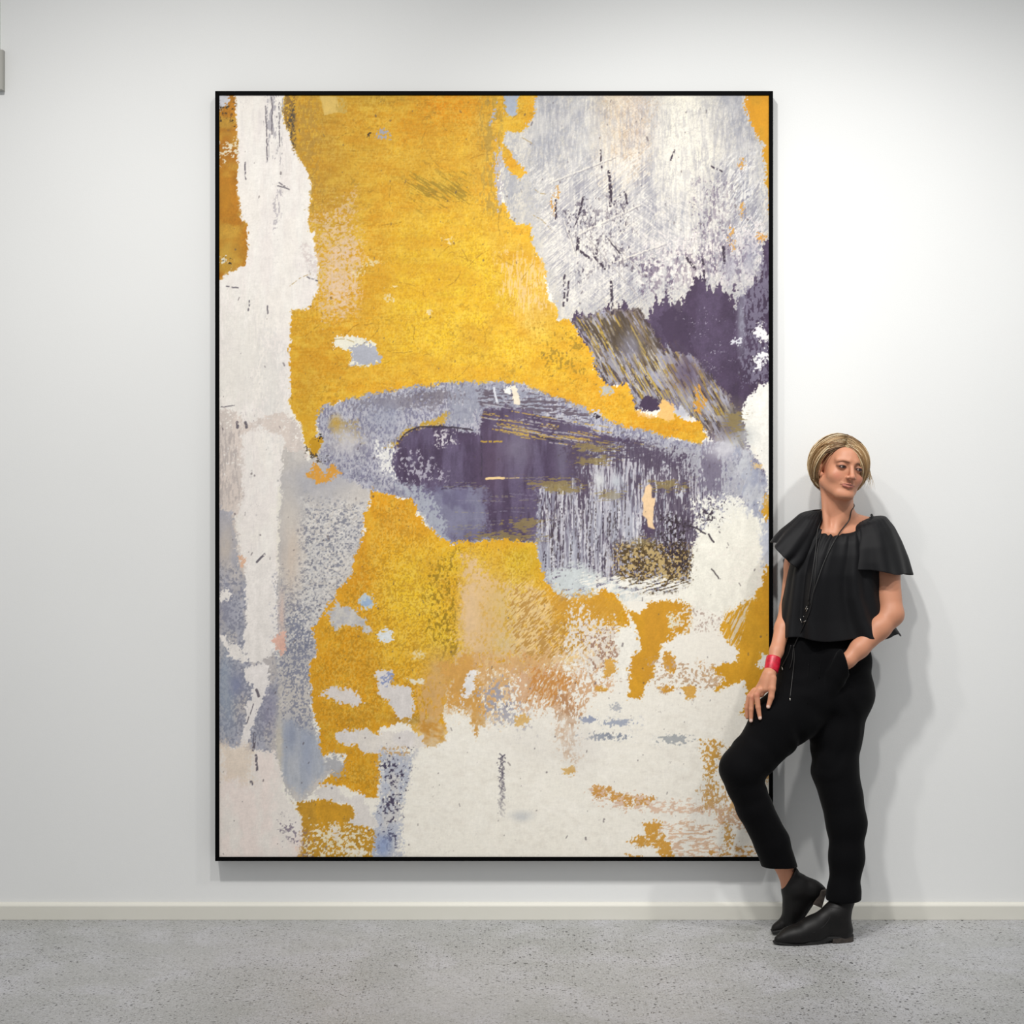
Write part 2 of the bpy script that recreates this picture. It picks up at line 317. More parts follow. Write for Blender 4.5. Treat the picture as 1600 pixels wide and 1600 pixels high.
    # ---- large yellow field, upper middle
    YF = [(440, 140), (842, 140), (836, 165), (834, 180), (822, 200), (812, 207), (792, 205), (786, 222), (800, 238), (812, 258), (822, 272), (812, 280), (798, 268), (786, 252), (780, 262), (776, 300), (790, 322), (796, 342), (812, 350), (830, 352),
          (832, 378), (838, 396), (850, 412), (856, 440), (858, 466), (868, 474), (870, 500), (886, 498), (900, 512), (912, 532), (924, 550), (928, 570), (936, 588), (946, 602), (962, 602), (980, 600), (988, 620), (992, 640), (1005, 648), (1024, 650), (1050, 645), (1062, 650),
          (1074, 660), (1094, 658), (1106, 680), (1094, 694), (1072, 690), (1050, 684), (1024, 690), (990, 680), (950, 664), (898, 640), (842, 614), (790, 604), (730, 604), (680, 606), (640, 612), (580, 622), (530, 628), (505, 640), (495, 660), (503, 690), (495, 712), (480, 700), (468, 660), (440, 620)]
    C0 = C.copy(); MS = L(YF, (228, 170, 42), 4, col2=(232, 182, 50), c2s=(40, 90), var=.07)
    for a in [(640, 175, 90, 40, (224, 152, 24), .9), (700, 165, 60, 30, (230, 150, 20), .9), (510, 230, 44, 90, (190, 144, 48), 1), (520, 320, 40, 60, (190, 144, 54), .9), (480, 190, 30, 60, (194, 146, 44), .9), (560, 250, 40, 60, (214, 162, 46), .7),
              (590, 150, 60, 22, (196, 158, 52), .6), (660, 300, 60, 40, (208, 162, 44), .6), (690, 300, 34, 22, (176, 142, 44), .7), (640, 260, 60, 22, (214, 168, 50), .5), (760, 240, 22, 80, (206, 160, 60), .7),
              (700, 400, 120, 90, (230, 182, 42), .9), (740, 450, 110, 80, (235, 197, 40), 1), (700, 540, 160, 46, (234, 190, 42), 1), (870, 570, 50, 40, (232, 186, 40), .9), (640, 440, 50, 70, (232, 190, 40), .9), (590, 400, 26, 60, (218, 156, 36), .7), (540, 470, 44, 40, (220, 156, 36), .8),
              (520, 560, 50, 60, (220, 158, 36), .75), (480, 600, 22, 70, (206, 152, 40), .7), (840, 450, 34, 50, (226, 184, 96), .7), (860, 400, 20, 30, (222, 174, 80), .5), (830, 490, 26, 40, (228, 190, 110), .6),
              (1020, 670, 60, 16, (222, 150, 24), .9), (960, 630, 26, 26, (226, 160, 28), .8), (540, 520, 60, 30, (224, 160, 40), .4), (800, 370, 30, 60, (228, 176, 52), .5), (760, 600, 60, 8, (214, 180, 50), .7)]:
        G(a[0], a[1], a[2], a[3], a[4], a[5]*1.1)
    L(YF, (240, 212, 120), 4, poro=.93, ps=(1.8, 3.2), alpha=.3); L(YF, (176, 128, 30), 4, poro=.95, ps=(2.2, 2.2), alpha=.4); L(YF, (206, 150, 30), 4, poro=.85, ps=(1.6, 18), alpha=.2); L(YF, (246, 212, 90), 4, poro=.85, ps=(18, 1.6), alpha=.2)
    L(YF, (196, 146, 40), 3, poro=.72, ps=(30, 44), alpha=.34, soft=2, grow=1e9, pt=.5); L(YF, (214, 146, 26), 3, poro=.72, ps=(50, 20), alpha=.34, soft=2, grow=1e9, pt=.5); L(YF, (244, 210, 84), 3, poro=.84, ps=(14, 10), alpha=.3, soft=2, grow=1e9, pt=.3); L(YF, (150, 118, 40), 3, poro=1.0, ps=(4, 4), alpha=.4, soft=2, grow=1e9)
    L([(455, 150), (500, 150), (500, 330), (484, 350), (480, 290), (460, 230)], (176, 136, 60), 8, soft=8, poro=.5, ps=(3, 6), alpha=.6); L([(750, 150), (790, 150), (780, 320), (800, 350), (750, 330)], (170, 140, 66), 10, soft=10, poro=.6, ps=(3, 8), alpha=.6)
    L([(485, 340), (555, 300), (560, 420), (545, 490), (500, 500), (488, 420)], (226, 196, 160), 14, soft=12, poro=.66, ps=(3.2, 2.6), alpha=.8)
    L([(545, 360), (565, 380), (560, 480), (530, 500), (505, 470), (510, 400)], (228, 200, 176), 12, soft=10, poro=.55, ps=(3, 3), alpha=.75)
    L([(780, 400), (850, 400), (866, 490), (780, 480)], (232, 200, 150), 14, soft=12, poro=.72, ps=(2, 12), alpha=.7)
    L([(820, 500), (925, 500), (930, 610), (850, 600)], (160, 128, 40), 14, soft=12, poro=1.05, ps=(3, 4), alpha=.8)
    L([(620, 270), (730, 270), (735, 320), (650, 330)], (140, 116, 36), 10, soft=10, poro=.80, ps=(1.6, 14), ang=-1.0, alpha=.6)
    M = np.zeros((H, W_, 1), np.float32); M[MS[0]] = MS[1][..., None]; C[:] = C0*(1-M)+C*M          # the glazes stay within the yellow field
    L([(500, 150), (526, 150), (530, 176), (506, 180)], (224, 190, 104), 2); L([(526, 150), (540, 155), (545, 175), (528, 178)], (206, 172, 84), 3, poro=.3)
    E(599, 209, 10, 8, (168, 166, 172), rough=5, poro=.25); E(577, 211, 4, 3, (70, 58, 40))
    L([(522, 536), (528, 524), (540, 526), (563, 526), (584, 535), (596, 564), (549, 572), (546, 548), (526, 543)], (236, 232, 214), 5)
    L([(548, 540), (574, 537), (588, 545), (596, 565), (551, 571)], (176, 178, 188), 5)
    for a in [(583, 410, 12, 5), (606, 465, 8, 8), (702, 376, 10, 4), (615, 448, 6, 3), (668, 488, 5, 4), (470, 520, 0, 0), (560, 425, 8, 4)]:
        if a[2]: E(*a, (232, 214, 170), rough=6, poro=.45, ps=(3, 3), alpha=.85)
    E(946, 611, 9, 8, (176, 184, 202), rough=5, soft=2, alpha=.85)
    # grey intrusions at the field's right edge
    L([(788, 148), (812, 148), (808, 178), (798, 184), (790, 176)], (176, 184, 198), 4); L([(771, 172), (775, 160), (774, 190), (764, 200)], (176, 176, 184), 3, poro=.3)
    L([(772, 240), (782, 240), (785, 270), (780, 330), (774, 310)], (186, 180, 184), 5, poro=.25, ps=(2, 8)); L([(776, 215), (784, 240), (790, 262), (782, 264)], (190, 184, 186), 5, poro=.4)
    E(1192, 370, 14, 7, (206, 150, 70), rough=6, poro=.35); L([(1166, 140), (1215, 140), (1215, 335), (1202, 330), (1197, 280), (1192, 225), (1176, 205), (1168, 180), (1162, 160)], (216, 152, 34), 5, col2=(202, 150, 40))
    for a in [(1160, 330, 4, 16), (1158, 255, 6, 10), (1142, 370, 4, 22), (865, 318, 3, 18), (870, 300, 2, 10)]: E(*a, (206, 158, 86), rough=5, poro=.5, ps=(2, 4))
    # ---- left side: ochre strip, white band
    L([(335, 140), (372, 140), (372, 300), (380, 340), (392, 360), (392, 400), (384, 420), (356, 428), (346, 450), (335, 450)], (184, 122, 30), 4, col2=(198, 150, 54), c2s=(40, 24), var=.12)
    G(356, 235, 14, 24, (168, 104, 24), .8); G(358, 390, 18, 26, (196, 156, 62), .9); G(352, 310, 12, 34, (190, 132, 34), .7)
    L([(335, 220), (372, 220), (375, 250), (335, 250)], (232, 220, 190), 8, poro=.72, ps=(4, 3)); L([(335, 140), (360, 140), (350, 170), (335, 178)], (206, 206, 212), 5)
    L([(335, 165), (370, 155), (370, 190), (335, 200)], (80, 60, 30), 8, poro=.8, ps=(3, 3)); E(350, 406, 9, 8, (228, 222, 200), rough=5, poro=.3); E(351, 408, 5, 4, (60, 52, 40), poro=.5)
    WB = [(368, 140), (446, 140), (442, 180), (452, 205), (458, 236), (468, 250), (476, 262), (486, 288), (484, 320), (480, 356), (490, 364), (494, 400), (498, 432), (496, 452), (484, 482), (472, 486), (455, 484), (452, 540), (452, 600), (454, 640), (466, 664), (474, 700), (478, 716), (434, 760),
          (432, 900), (434, 1005), (384, 1030), (340, 1010), (335, 700), (335, 442), (346, 436), (356, 426), (384, 416), (388, 390), (387, 352), (376, 340), (372, 300), (371, 200)]
    L(WB, (243, 236, 230), 3.5, col2=(246, 240, 232), var=.03)
    L(WB, (218, 212, 210), 3, poro=.90, ps=(3, 26), alpha=.4, soft=3, grow=1e9, pt=.25); L(WB, (250, 247, 240), 3, poro=.7, ps=(10, 40), alpha=.5, soft=3, grow=1e9, pt=.5); L(WB, (150, 144, 150), 3, poro=1.10, ps=(2, 5), alpha=.55, grow=1e9)
    L([(444, 145), (462, 145), (460, 200), (462, 240), (452, 210), (442, 185)], (150, 116, 56), 4, poro=.4, ps=(3, 3)); L([(448, 170), (460, 160), (460, 236), (454, 220)], (90, 78, 60), 3, poro=.5, ps=(2.5, 4))
    L([(416, 146), (430, 146), (432, 230), (424, 262), (414, 262), (418, 200)], (170, 166, 172), 4, poro=.55, ps=(2, 14), alpha=.8); L([(432, 150), (444, 150), (440, 260), (434, 240)], (180, 176, 178), 4, poro=.75, ps=(2, 12), alpha=.8)
    L([(430, 300), (446, 290), (434, 350), (428, 362)], (186, 180, 184), 5, poro=.5, ps=(2, 10), alpha=.8)
    L([(470, 380), (496, 390), (498, 430), (480, 420)], (214, 200, 196), 8, soft=6, poro=.4, alpha=.6)
    G(376, 560, 34, 90, (232, 228, 220), .5, poro=.3, ps=(2, 8)); G(425, 600, 18, 80, (214, 212, 208), .35, poro=.5, ps=(2, 5))
    L([(335, 640), (360, 640), (382, 660), (440, 645), (468, 664), (478, 712), (450, 720), (442, 680), (400, 668), (378, 680), (380, 740), (378, 780), (366, 820), (372, 860), (384, 900), (384, 960), (335, 960)], (222, 208, 198), 5, soft=3, col2=(212, 200, 192), c2s=(16, 60), poro=.1, alpha=.85)
    L([(335, 660), (376, 670), (376, 780), (335, 800)], (186, 176, 172), 8, soft=8, poro=.74, ps=(2, 10), alpha=.7)
    L([(335, 790), (364, 800), (368, 860), (386, 910), (386, 1010), (400, 1030), (430, 1010), (440, 1080), (430, 1240), (400, 1180), (335, 1165)], (176, 176, 186), 6, soft=3, col2=(196, 190, 188), c2s=(20, 50), var=.08)
    L([(335, 860), (386, 900), (386, 1020), (430, 1040), (430, 1170), (335, 1160)], (130, 132, 148), 8, soft=6, poro=.72, ps=(2.6, 3.2), alpha=.7)
    G(352, 1080, 16, 70, (152, 164, 182), .7); G(350, 950, 14, 30, (150, 150, 166), .6); G(352, 850, 14, 40, (206, 194, 182), .8); G(370, 1070, 12, 18, (134, 140, 170), .7); G(420, 1110, 14, 30, (150, 146, 168), .6)
    E(352, 932, 6, 10, WH); L([(342, 992), (352, 990), (360, 1006), (374, 1008), (382, 1022), (392, 1034), (378, 1034), (362, 1026), (352, 1012)], WH, 4)
    L([(384, 880), (436, 880), (436, 1000), (430, 1020), (412, 1032), (396, 1036), (382, 1028), (384, 960)], WH, 4)
    L([(390, 1040), (414, 1036), (420, 1052), (416, 1086), (402, 1110), (396, 1140), (386, 1166), (372, 1170), (384, 1130), (386, 1096), (394, 1072), (384, 1066), (380, 1050)], (240, 234, 230), 5)
    # ---- speckled grey column beside the white band
    GC = [(442, 700), (474, 706), (482, 720), (500, 660), (520, 640), (580, 700), (640, 760), (600, 770), (582, 766), (574, 800), (566, 850), (548, 900), (524, 935), (560, 960), (560, 990), (500, 1010), (485, 1040), (490, 1130), (500, 1180), (520, 1200), (500, 1225), (470, 1255), (455, 1250), (440, 1215), (436, 1150), (434, 1060), (434, 900), (437, 830)]
    L(GC, (196, 192, 190), 5, soft=1.5, col2=(206, 200, 194), c2s=(26, 60), var=.06)
    L([(480, 780), (575, 790), (560, 870), (520, 940), (560, 980), (486, 1020), (440, 1020), (450, 900)], (126, 128, 142), 14, soft=14, poro=.70, ps=(2.8, 2.4), alpha=.8)
    L([(470, 780), (575, 790), (560, 870), (520, 940), (560, 980), (486, 1020), (450, 1000), (450, 900)], (230, 226, 220), 14, soft=14, poro=.66, ps=(2.8, 2.4), alpha=.7)
    L([(436, 900), (500, 980), (488, 1100), (500, 1180), (436, 1160)], (118, 122, 144), 12, soft=12, poro=.74, ps=(2.2, 2.6), alpha=.7)
    L([(436, 1120), (500, 1150), (512, 1200), (470, 1245), (440, 1215)], (172, 178, 190), 6, soft=8, col2=(186, 190, 198), c2s=(8, 40), alpha=.9)
    G(480, 1180, 10, 40, (160, 168, 188), .7); G(456, 1150, 12, 26, (146, 154, 176), .6); G(455, 870, 16, 60, (216, 200, 184), .8); G(452, 800, 14, 40, (214, 206, 196), .7); G(520, 740, 50, 18, (176, 176, 186), .7); G(500, 760, 40, 26, (170, 170, 178), .6)
    G(436, 1165, 5, 60, (206, 198, 184), .8); L([(426, 1000), (444, 985), (446, 1014), (438, 1022)], (236, 186, 166), 4, alpha=.9); E(376, 879, 5, 7, (232, 190, 160), poro=.3); G(440, 960, 5, 30, (234, 204, 188), .7)
    # ---- grey to purple belt across the middle
    BELT = [(496, 650), (508, 634), (530, 628), (580, 616), (640, 606), (700, 598), (800, 598), (838, 608), (900, 634), (960, 660), (1040, 684), (1096, 694), (1130, 690), (1180, 712), (1194, 740), (1200, 770), (1186, 800), (1150, 790), (1110, 812), (1085, 840), (1074, 880), (1070, 915), (1010, 925),
            (950, 918), (905, 934), (872, 932), (850, 905), (842, 880), (838, 850), (790, 842), (740, 850), (702, 850), (676, 830), (660, 800), (642, 782), (606, 772), (570, 764), (530, 740), (500, 720), (500, 690)]
    L(BELT, (158, 158, 172), 5, soft=2, col2=(176, 176, 188), c2s=(14, 50), var=.08)
    L(BELT, (108, 104, 130), 5, soft=2, poro=.62, ps=(2.2, 5), alpha=.6); L(BELT, (206, 204, 208), 5, soft=2, poro=.80, ps=(2.2, 4), alpha=.6)
    L([(520, 650), (560, 660), (570, 690), (530, 690), (515, 670)], (170, 150, 110), 6, soft=4, poro=.45, alpha=.8); G(525, 662, 9, 12, (196, 158, 70), .8); G(540, 690, 34, 18, (204, 200, 200), .8); G(620, 630, 60, 12, (124, 118, 128), .7, poro=.4)
    G(690, 620, 40, 10, (112, 104, 112), .7, poro=.4); G(600, 650, 30, 26, (150, 154, 172), .5)
    L([(600, 700), (625, 684), (640, 668), (680, 655), (702, 646), (690, 668), (660, 668), (630, 686), (622, 696)], (194, 156, 60), 5, soft=3, poro=.12)
    L([(590, 690), (625, 700), (620, 750), (600, 740), (586, 710)], (232, 230, 226), 6, soft=4, poro=.45, ps=(3, 4))
    PU = [(618, 700), (624, 688), (640, 674), (668, 667), (700, 668), (724, 672), (750, 680), (756, 640), (790, 632), (850, 650), (900, 664), (960, 682), (1000, 690), (1000, 720), (960, 700), (912, 700), (900, 745), (880, 760), (846, 760), (840, 800), (836, 846), (760, 842), (705, 846), (680, 820), (662, 780), (640, 762), (622, 752), (614, 725)]
    L(PU, (78, 64, 88), 4, soft=2, col2=(96, 84, 110), c2s=(12, 60), var=.10)
    L([(640, 764), (760, 760), (760, 848), (704, 848), (670, 815)], (118, 116, 144), 8, soft=8, col2=(140, 142, 164), c2s=(20, 30), alpha=.75)
    L([(622, 760), (660, 756), (690, 800), (700, 850), (670, 825), (650, 790)], (170, 174, 184), 6, soft=4, poro=.25, ps=(3, 4), alpha=.9)
    G(810, 700, 26, 36, (120, 112, 130), .75); G(770, 720, 20, 60, (96, 78, 98), .6); G(880, 710, 16, 50, (128, 124, 142), .5)
    L([(615, 700), (650, 700), (700, 740), (690, 756), (630, 758)], (170, 164, 178), 8, soft=6, poro=.82, ps=(3, 4)); L([(676, 676), (715, 672), (712, 694), (684, 698)], (200, 194, 200), 6, soft=4, poro=.6, ps=(2.6, 4))
    S((626, 686), (668, 667), 2.4, DK, .9, .15, -6); S((668, 667), (738, 672), 2.6, DK, .9, .15, -2); S((752, 680), (753, 745), 1.8, (66, 56, 74), .8, .2); S((690, 764), (752, 738), 2, (70, 58, 80), .7, .3, 6); S((832, 676), (880, 690), 2.2, (62, 54, 66), .9, .2, 3)
    L([(700, 604), (760, 600), (850, 614), (850, 650), (790, 634), (756, 640), (740, 664), (700, 660)], (150, 152, 166), 5, soft=4, poro=.2, ps=(3, 8), alpha=.8)
    L([(750, 606), (850, 616), (930, 650), (900, 668), (800, 636), (752, 634)], (92, 80, 92), 6, soft=5, poro=.55, ps=(12, 2.2), alpha=.85)
    r = np.random.RandomState(9)
    for i in range(60):                                             # horizontal yellow drag marks
        a = 750+r.rand()*190; b = 628+(a-750)*.20+r.rand()*46; l = 14+r.rand()*60
        S((a, b), (a+l, b+l*.17), 1+r.rand(), (196, 162, 74) if r.rand() < .7 else (176, 172, 178), .75, .38)
    for i in range(40):
        a = 930+r.rand()*150; b = 684+(a-930)*.10+r.rand()*40; l = 14+r.rand()*50
        S((a, b), (a+l, b+l*.22), 1+r.rand()*.7, (186, 160, 84), .6, .42)
    for i in range(34):
        a = 690+r.rand()*160; b = 745+r.rand()*100; l = 20+r.rand()*60
        S((a, b), (a+l, b+2-r.rand()*4), .9, (160, 152, 120) if r.rand() < .6 else (146, 140, 158), .5, .45)
    S((760, 748), (787, 747), 3.4, (238, 206, 150), 1, .05); S((786, 747), (812, 747), 1.2, (206, 180, 130), .8, .3); S((752, 690), (784, 690), 2.2, (196, 160, 60), .9, .3)
    L([(797, 603), (806, 603), (812, 632), (803, 633)], (238, 226, 204), 3); L([(788, 604), (799, 604), (797, 614), (788, 612)], (240, 238, 232), 3); S((772, 606), (777, 630), 3, (222, 224, 230), .9, .15)
    # vertical streak field to the right
    VF = [(842, 765), (880, 760), (900, 745), (905, 700), (960, 694), (1060, 700), (1110, 720), (1120, 780), (1095, 820), (1078, 860), (1076, 905), (1050, 922), (990, 925), (940, 915), (880, 925), (848, 895)]
    L(VF, (132, 128, 144), 6, soft=4, col2=(160, 160, 172), c2s=(8, 60), var=.1, alpha=.95)
    L(VF, (80, 68, 86), 6, soft=4, poro=.58, ps=(2.0, 16), alpha=.85); L(VF, (208, 206, 212), 6, soft=4, poro=.74, ps=(1.8, 22), alpha=.8)
    L([(985, 690), (1080, 705), (1085, 860), (1000, 860), (1010, 760)], (84, 72, 90), 10, soft=8, poro=.45, ps=(2.0, 9), alpha=.8)
    L([(880, 700), (925, 690), (925, 770), (905, 775), (895, 740)], (82, 68, 88), 8, soft=5, poro=.2, ps=(3, 8), alpha=.85)
    L([(905, 696), (1000, 690), (1090, 715), (1080, 736), (1000, 722), (920, 730)], (84, 72, 92), 8, soft=6, poro=.35, ps=(7, 2.6), alpha=.85)
    L([(1010, 690), (1110, 700), (1190, 760), (1150, 800), (1090, 760), (1060, 720)], (176, 176, 184), 8, soft=8, poro=.42, ps=(2.4, 7), ang=.1, alpha=.85)
    G(1112, 735, 16, 40, (104, 94, 116), .7, poro=.3, ps=(2, 7)); G(1130, 700, 26, 16, (206, 204, 210), .9); G(1160, 680, 20, 16, (186, 188, 186), .7); G(1140, 668, 16, 16, (110, 100, 110), .7)
    for a in [(930, 700, 30, 8), (930, 720, 26, 6), (868, 756, 36, 8), (955, 774, 18, 8), (1040, 760, 30, 8), (820, 818, 30, 8), (790, 840, 50, 10), (1005, 852, 16, 14), (1150, 660, 14, 16), (880, 765, 30, 5)]:
        G(*a, (142, 124, 78), .8, poro=.6, ps=(7, 1.7))
    for a in [(850, 880, 20, 40), (895, 860, 14, 50), (930, 830, 12, 50), (960, 800, 12, 40), (985, 820, 10, 40)]: G(*a, (176, 178, 190), .75, rag=.3)
    r = np.random.RandomState(21)
    for i in range(120):
        a = 846+r.rand()*160; b = 765+r.rand()*110; l = 12+r.rand()*50
        S((a, b), (a+1-r.rand()*3, b+l), 1.0+r.rand()*1.2, [(52, 42, 54), (222, 220, 224), (70, 60, 64)][r.randint(3)], .75, .45)
    L([(965, 850), (1080, 850), (1082, 905), (1060, 922), (1010, 926), (960, 905)], (84, 66, 40), 8, soft=6, poro=.42, ps=(3, 3), alpha=.95)
    L([(965, 850), (1080, 850), (1084, 905), (1060, 922), (1000, 928), (950, 905)], (190, 164, 112), 8, soft=6, poro=.84, ps=(3.2, 3.2)); L([(1030, 800), (1075, 820), (1078, 900), (1040, 880)], (56, 46, 52), 8, soft=6, poro=.62, ps=(2.6, 3.4))
    L([(850, 895), (905, 880), (960, 905), (1010, 930), (950, 945), (900, 940), (868, 930)], (206, 212, 212), 7, soft=8, col2=(226, 226, 220), poro=.25, ps=(8, 3), ang=-.3)
    L([(900, 900), (1080, 905), (1060, 940), (920, 935)], (243, 240, 230), 6, soft=6, poro=.60, ps=(12, 2.2), ang=-.25)
    G(936, 752, 8, 14, (206, 206, 208), 1.1); G(963, 752, 8, 10, (190, 194, 200), .9); E(1014, 826, 12, 12, (84, 70, 92), poro=.3, rough=5)
    L([(1013, 756), (1018, 762), (1018, 778), (1024, 778), (1021, 800), (1020, 812), (1024, 826), (1014, 824), (1011, 812), (1004, 806), (1004, 780), (1008, 762)], (240, 206, 164), 2.5)
    # cream over its right side
    L([(1195, 780), (1180, 795), (1150, 785), (1120, 805), (1095, 830), (1082, 860), (1080, 905), (1060, 935), (1000, 935), (1080, 945), (1120, 960), (1175, 935), (1190, 880), (1196, 840)], (245, 242, 229), 8, soft=1.6, poro=.10, ps=(4, 4))
    L([(1085, 780), (1150, 770), (1170, 800), (1120, 830), (1090, 830)], (240, 238, 228), 12, soft=8, poro=.5, ps=(3, 4)); L([(1095, 790), (1140, 790), (1130, 830), (1090, 830)], (76, 66, 78), 12, soft=8, poro=.85, ps=(3, 3.4))
    S((1070, 820), (1102, 834), 2.4, (60, 52, 60), .9, .15, -2); S((1107, 835), (1115, 847), 2.6, (60, 52, 60), .9, .1); S((1112, 889), (1123, 904), 1.8, (70, 62, 66), .9, .1)
    L([(1150, 695), (1185, 735), (1200, 760), (1204, 880), (1190, 840), (1186, 810), (1166, 800), (1150, 740)], (160, 164, 182), 6, soft=6, col2=(196, 198, 204), c2s=(12, 30), poro=.25, ps=(3, 8), ang=.3, alpha=.9)
    L([(1190, 830), (1206, 810), (1206, 880), (1190, 886)], (196, 200, 212), 6, soft=5, alpha=.85); E(1200, 786, 12, 16, (206, 164, 86), rough=6, poro=.3, ps=(4, 4)); E(1200, 802, 9, 9, (212, 158, 50), rough=5)
    G(1168, 720, 8, 34, (206, 208, 210), .7); E(1182, 728, 9, 4, (220, 190, 140), poro=.35)
    # cream bits over purple edge already in place; orange island details
    E(1016, 630, 15, 13, P, rough=4); L([(1030, 650), (1028, 632), (1036, 624), (1040, 624), (1052, 634), (1054, 656), (1040, 656)], (236, 190, 118), 3); L([(992, 636), (1000, 646), (1022, 646), (1022, 652), (996, 652)], (230, 186, 120), 3, alpha=.8)
    E(1092, 625, 10, 20, (206, 150, 60), rough=6, poro=.4, ps=(2.4, 10), ang=-.5); E(933, 647, 8, 7, (200, 198, 204), rough=4, poro=.3); E(930, 650, 4, 3, DK)
    # ---- lower yellow field
    LY = [(580, 764), (606, 772), (644, 782), (654, 806), (672, 826), (688, 840), (704, 850), (720, 846), (790, 842), (838, 848), (842, 880), (852, 905), (872, 930), (900, 938), (925, 936), (945, 920), (962, 930), (978, 950), (985, 980), (975, 990), (940, 1000), (900, 1010), (860, 1030), (820, 1050), (790, 1040), (740, 1050),
          (700, 1070), (692, 1120), (698, 1150), (680, 1166), (655, 1160), (640, 1130), (620, 1130), (595, 1140), (594, 1175), (596, 1210), (590, 1252), (560, 1240), (530, 1226), (505, 1236), (500, 1224), (530, 1200), (540, 1180), (520, 1176), (508, 1180), (500, 1165), (494, 1120), (484, 1080), (484, 1032), (498, 1018), (488, 980), (504, 957), (524, 930), (545, 900), (556, 870), (566, 840), (572, 800)]
    C0 = C.copy(); MS = L(LY, (228, 166, 40), 4.5, col2=(224, 160, 34), c2s=(30, 50), var=.07)
    for a in [(650, 930, 60, 90, (238, 194, 46), 1.0), (740, 880, 70, 40, (230, 188, 44), .9), (700, 1000, 40, 40, (236, 196, 50), .9), (620, 1010, 40, 40, (236, 188, 50), .7), (800, 900, 50, 40, (226, 186, 56), .8), (560, 1050, 50, 50, (224, 160, 34), .6),
              (560, 900, 24, 40, (216, 150, 34), .7), (625, 820, 40, 26, (226, 162, 46), .5), (820, 870, 30, 24, (206, 176, 44), .7), (560, 1215, 34, 30, (228, 166, 38), .7), (860, 970, 60, 30, (218, 164, 62), .8), (640, 1125, 30, 8, (160, 122, 46), .8), (600, 1120, 40, 8, (196, 140, 36), .6)]:
        G(a[0], a[1], a[2], a[3], a[4], a[5])
    L(LY, (240, 214, 130), 4, poro=.92, ps=(1.8, 3.2), alpha=.35); L(LY, (170, 124, 28), 4, poro=.95, ps=(2.2, 2.2), alpha=.5)
    L(LY, (200, 142, 34), 3, poro=.72, ps=(26, 34), alpha=.34, soft=2, grow=1e9, pt=.5); L(LY, (244, 206, 80), 3, poro=.84, ps=(12, 16), alpha=.3, soft=2, grow=1e9, pt=.3); L(LY, (150, 116, 34), 3, poro=1.0, ps=(4, 5), alpha=.4, soft=2, grow=1e9)
    L([(660, 880), (715, 860), (725, 1030), (690, 1050), (670, 980)], (150, 120, 30), 12, soft=10, poro=.85, ps=(3, 5), alpha=.8)
    M = np.zeros((H, W_, 1), np.float32); M[MS[0]] = MS[1][..., None]; C[:] = C0*(1-M)+C*M
    # peach scumble
    L([(722, 870), (745, 880), (770, 900), (850, 930), (870, 990), (960, 985), (940, 1050), (900, 1040), (860, 1100), (800, 1070), (790, 1130), (745, 1130), (700, 1110), (715, 1000)], (226, 192, 148), 12, soft=8, poro=.42, ps=(3.2, 4.2), alpha=.9)
    G(738, 960, 18, 70, (226, 192, 146), 1.1); G(690, 1060, 26, 40, (214, 172, 112), .9); G(770, 970, 18, 80, (222, 182, 120), .6); G(800, 950, 40, 40, (212, 186, 116), .5); G(795, 1005, 30, 20, (214, 194, 150), .6)
    L([(790, 900), (960, 950), (960, 1010), (860, 1040), (800, 1020)], (240, 206, 140), 10, soft=8, poro=.72, ps=(1.8, 9), ang=.8, alpha=.7); L([(790, 900), (960, 950), (960, 1010), (860, 1040), (800, 1020)], (178, 130, 56), 10, soft=8, poro=.80, ps=(1.8, 7), ang=.8, alpha=.7)
    L([(860, 940), (940, 925), (975, 950), (960, 980), (870, 972)], (212, 156, 54), 8, soft=5, poro=.12, alpha=.85)
    L([(690, 1040), (740, 1020), (760, 1120), (745, 1150), (730, 1110), (700, 1100)], (214, 162, 86), 8, soft=3, poro=.2, ps=(4, 8)); L([(740, 1020), (860, 1020), (850, 1070), (800, 1060), (780, 1100), (760, 1120)], (218, 174, 118), 10, soft=4, poro=.42, ps=(3, 5))
    L([(655, 1060), (695, 1060), (692, 1150), (680, 1166), (656, 1160)], (216, 172, 112), 8, soft=5, poro=.3, ps=(3, 6), alpha=.9); L([(656, 1130), (692, 1130), (694, 1156), (676, 1168), (660, 1162)], (206, 150, 66), 5, soft=2, poro=.12)
    L([(800, 1050), (940, 1040), (960, 1070), (900, 1110), (900, 1190), (875, 1180), (860, 1110), (815, 1120), (790, 1080)], (216, 176, 138), 12, soft=5, poro=.58, ps=(3, 5), ang=.2)
    L([(860, 1080), (905, 1090), (898, 1190), (882, 1170)], (186, 140, 100), 9, soft=4, poro=.55, ps=(2.4, 6)); L([(820, 1030), (905, 1060), (870, 1110), (830, 1100)], (206, 146, 80), 9, soft=5, poro=.70, ps=(2.4, 6), ang=.5)
    L([(740, 1080), (800, 1050), (830, 1120), (850, 1160), (800, 1150), (760, 1140)], (170, 166, 174), 10, soft=6, poro=.92, ps=(3, 4)); L([(720, 1100), (745, 1075), (742, 1048), (730, 1050), (724, 1080)], (236, 232, 228), 5)
    L([(890, 940), (1000, 990), (1000, 1060), (900, 1050), (880, 1010)], (232, 222, 208), 12, soft=5, poro=.48, ps=(3, 4)); L([(900, 980), (990, 980), (980, 1060), (910, 1060)], (170, 136, 116), 10, soft=6, poro=.98, ps=(3, 3))
    F0 = [(342, 148), (1203, 148), (1203, 1341), (342, 1341)]
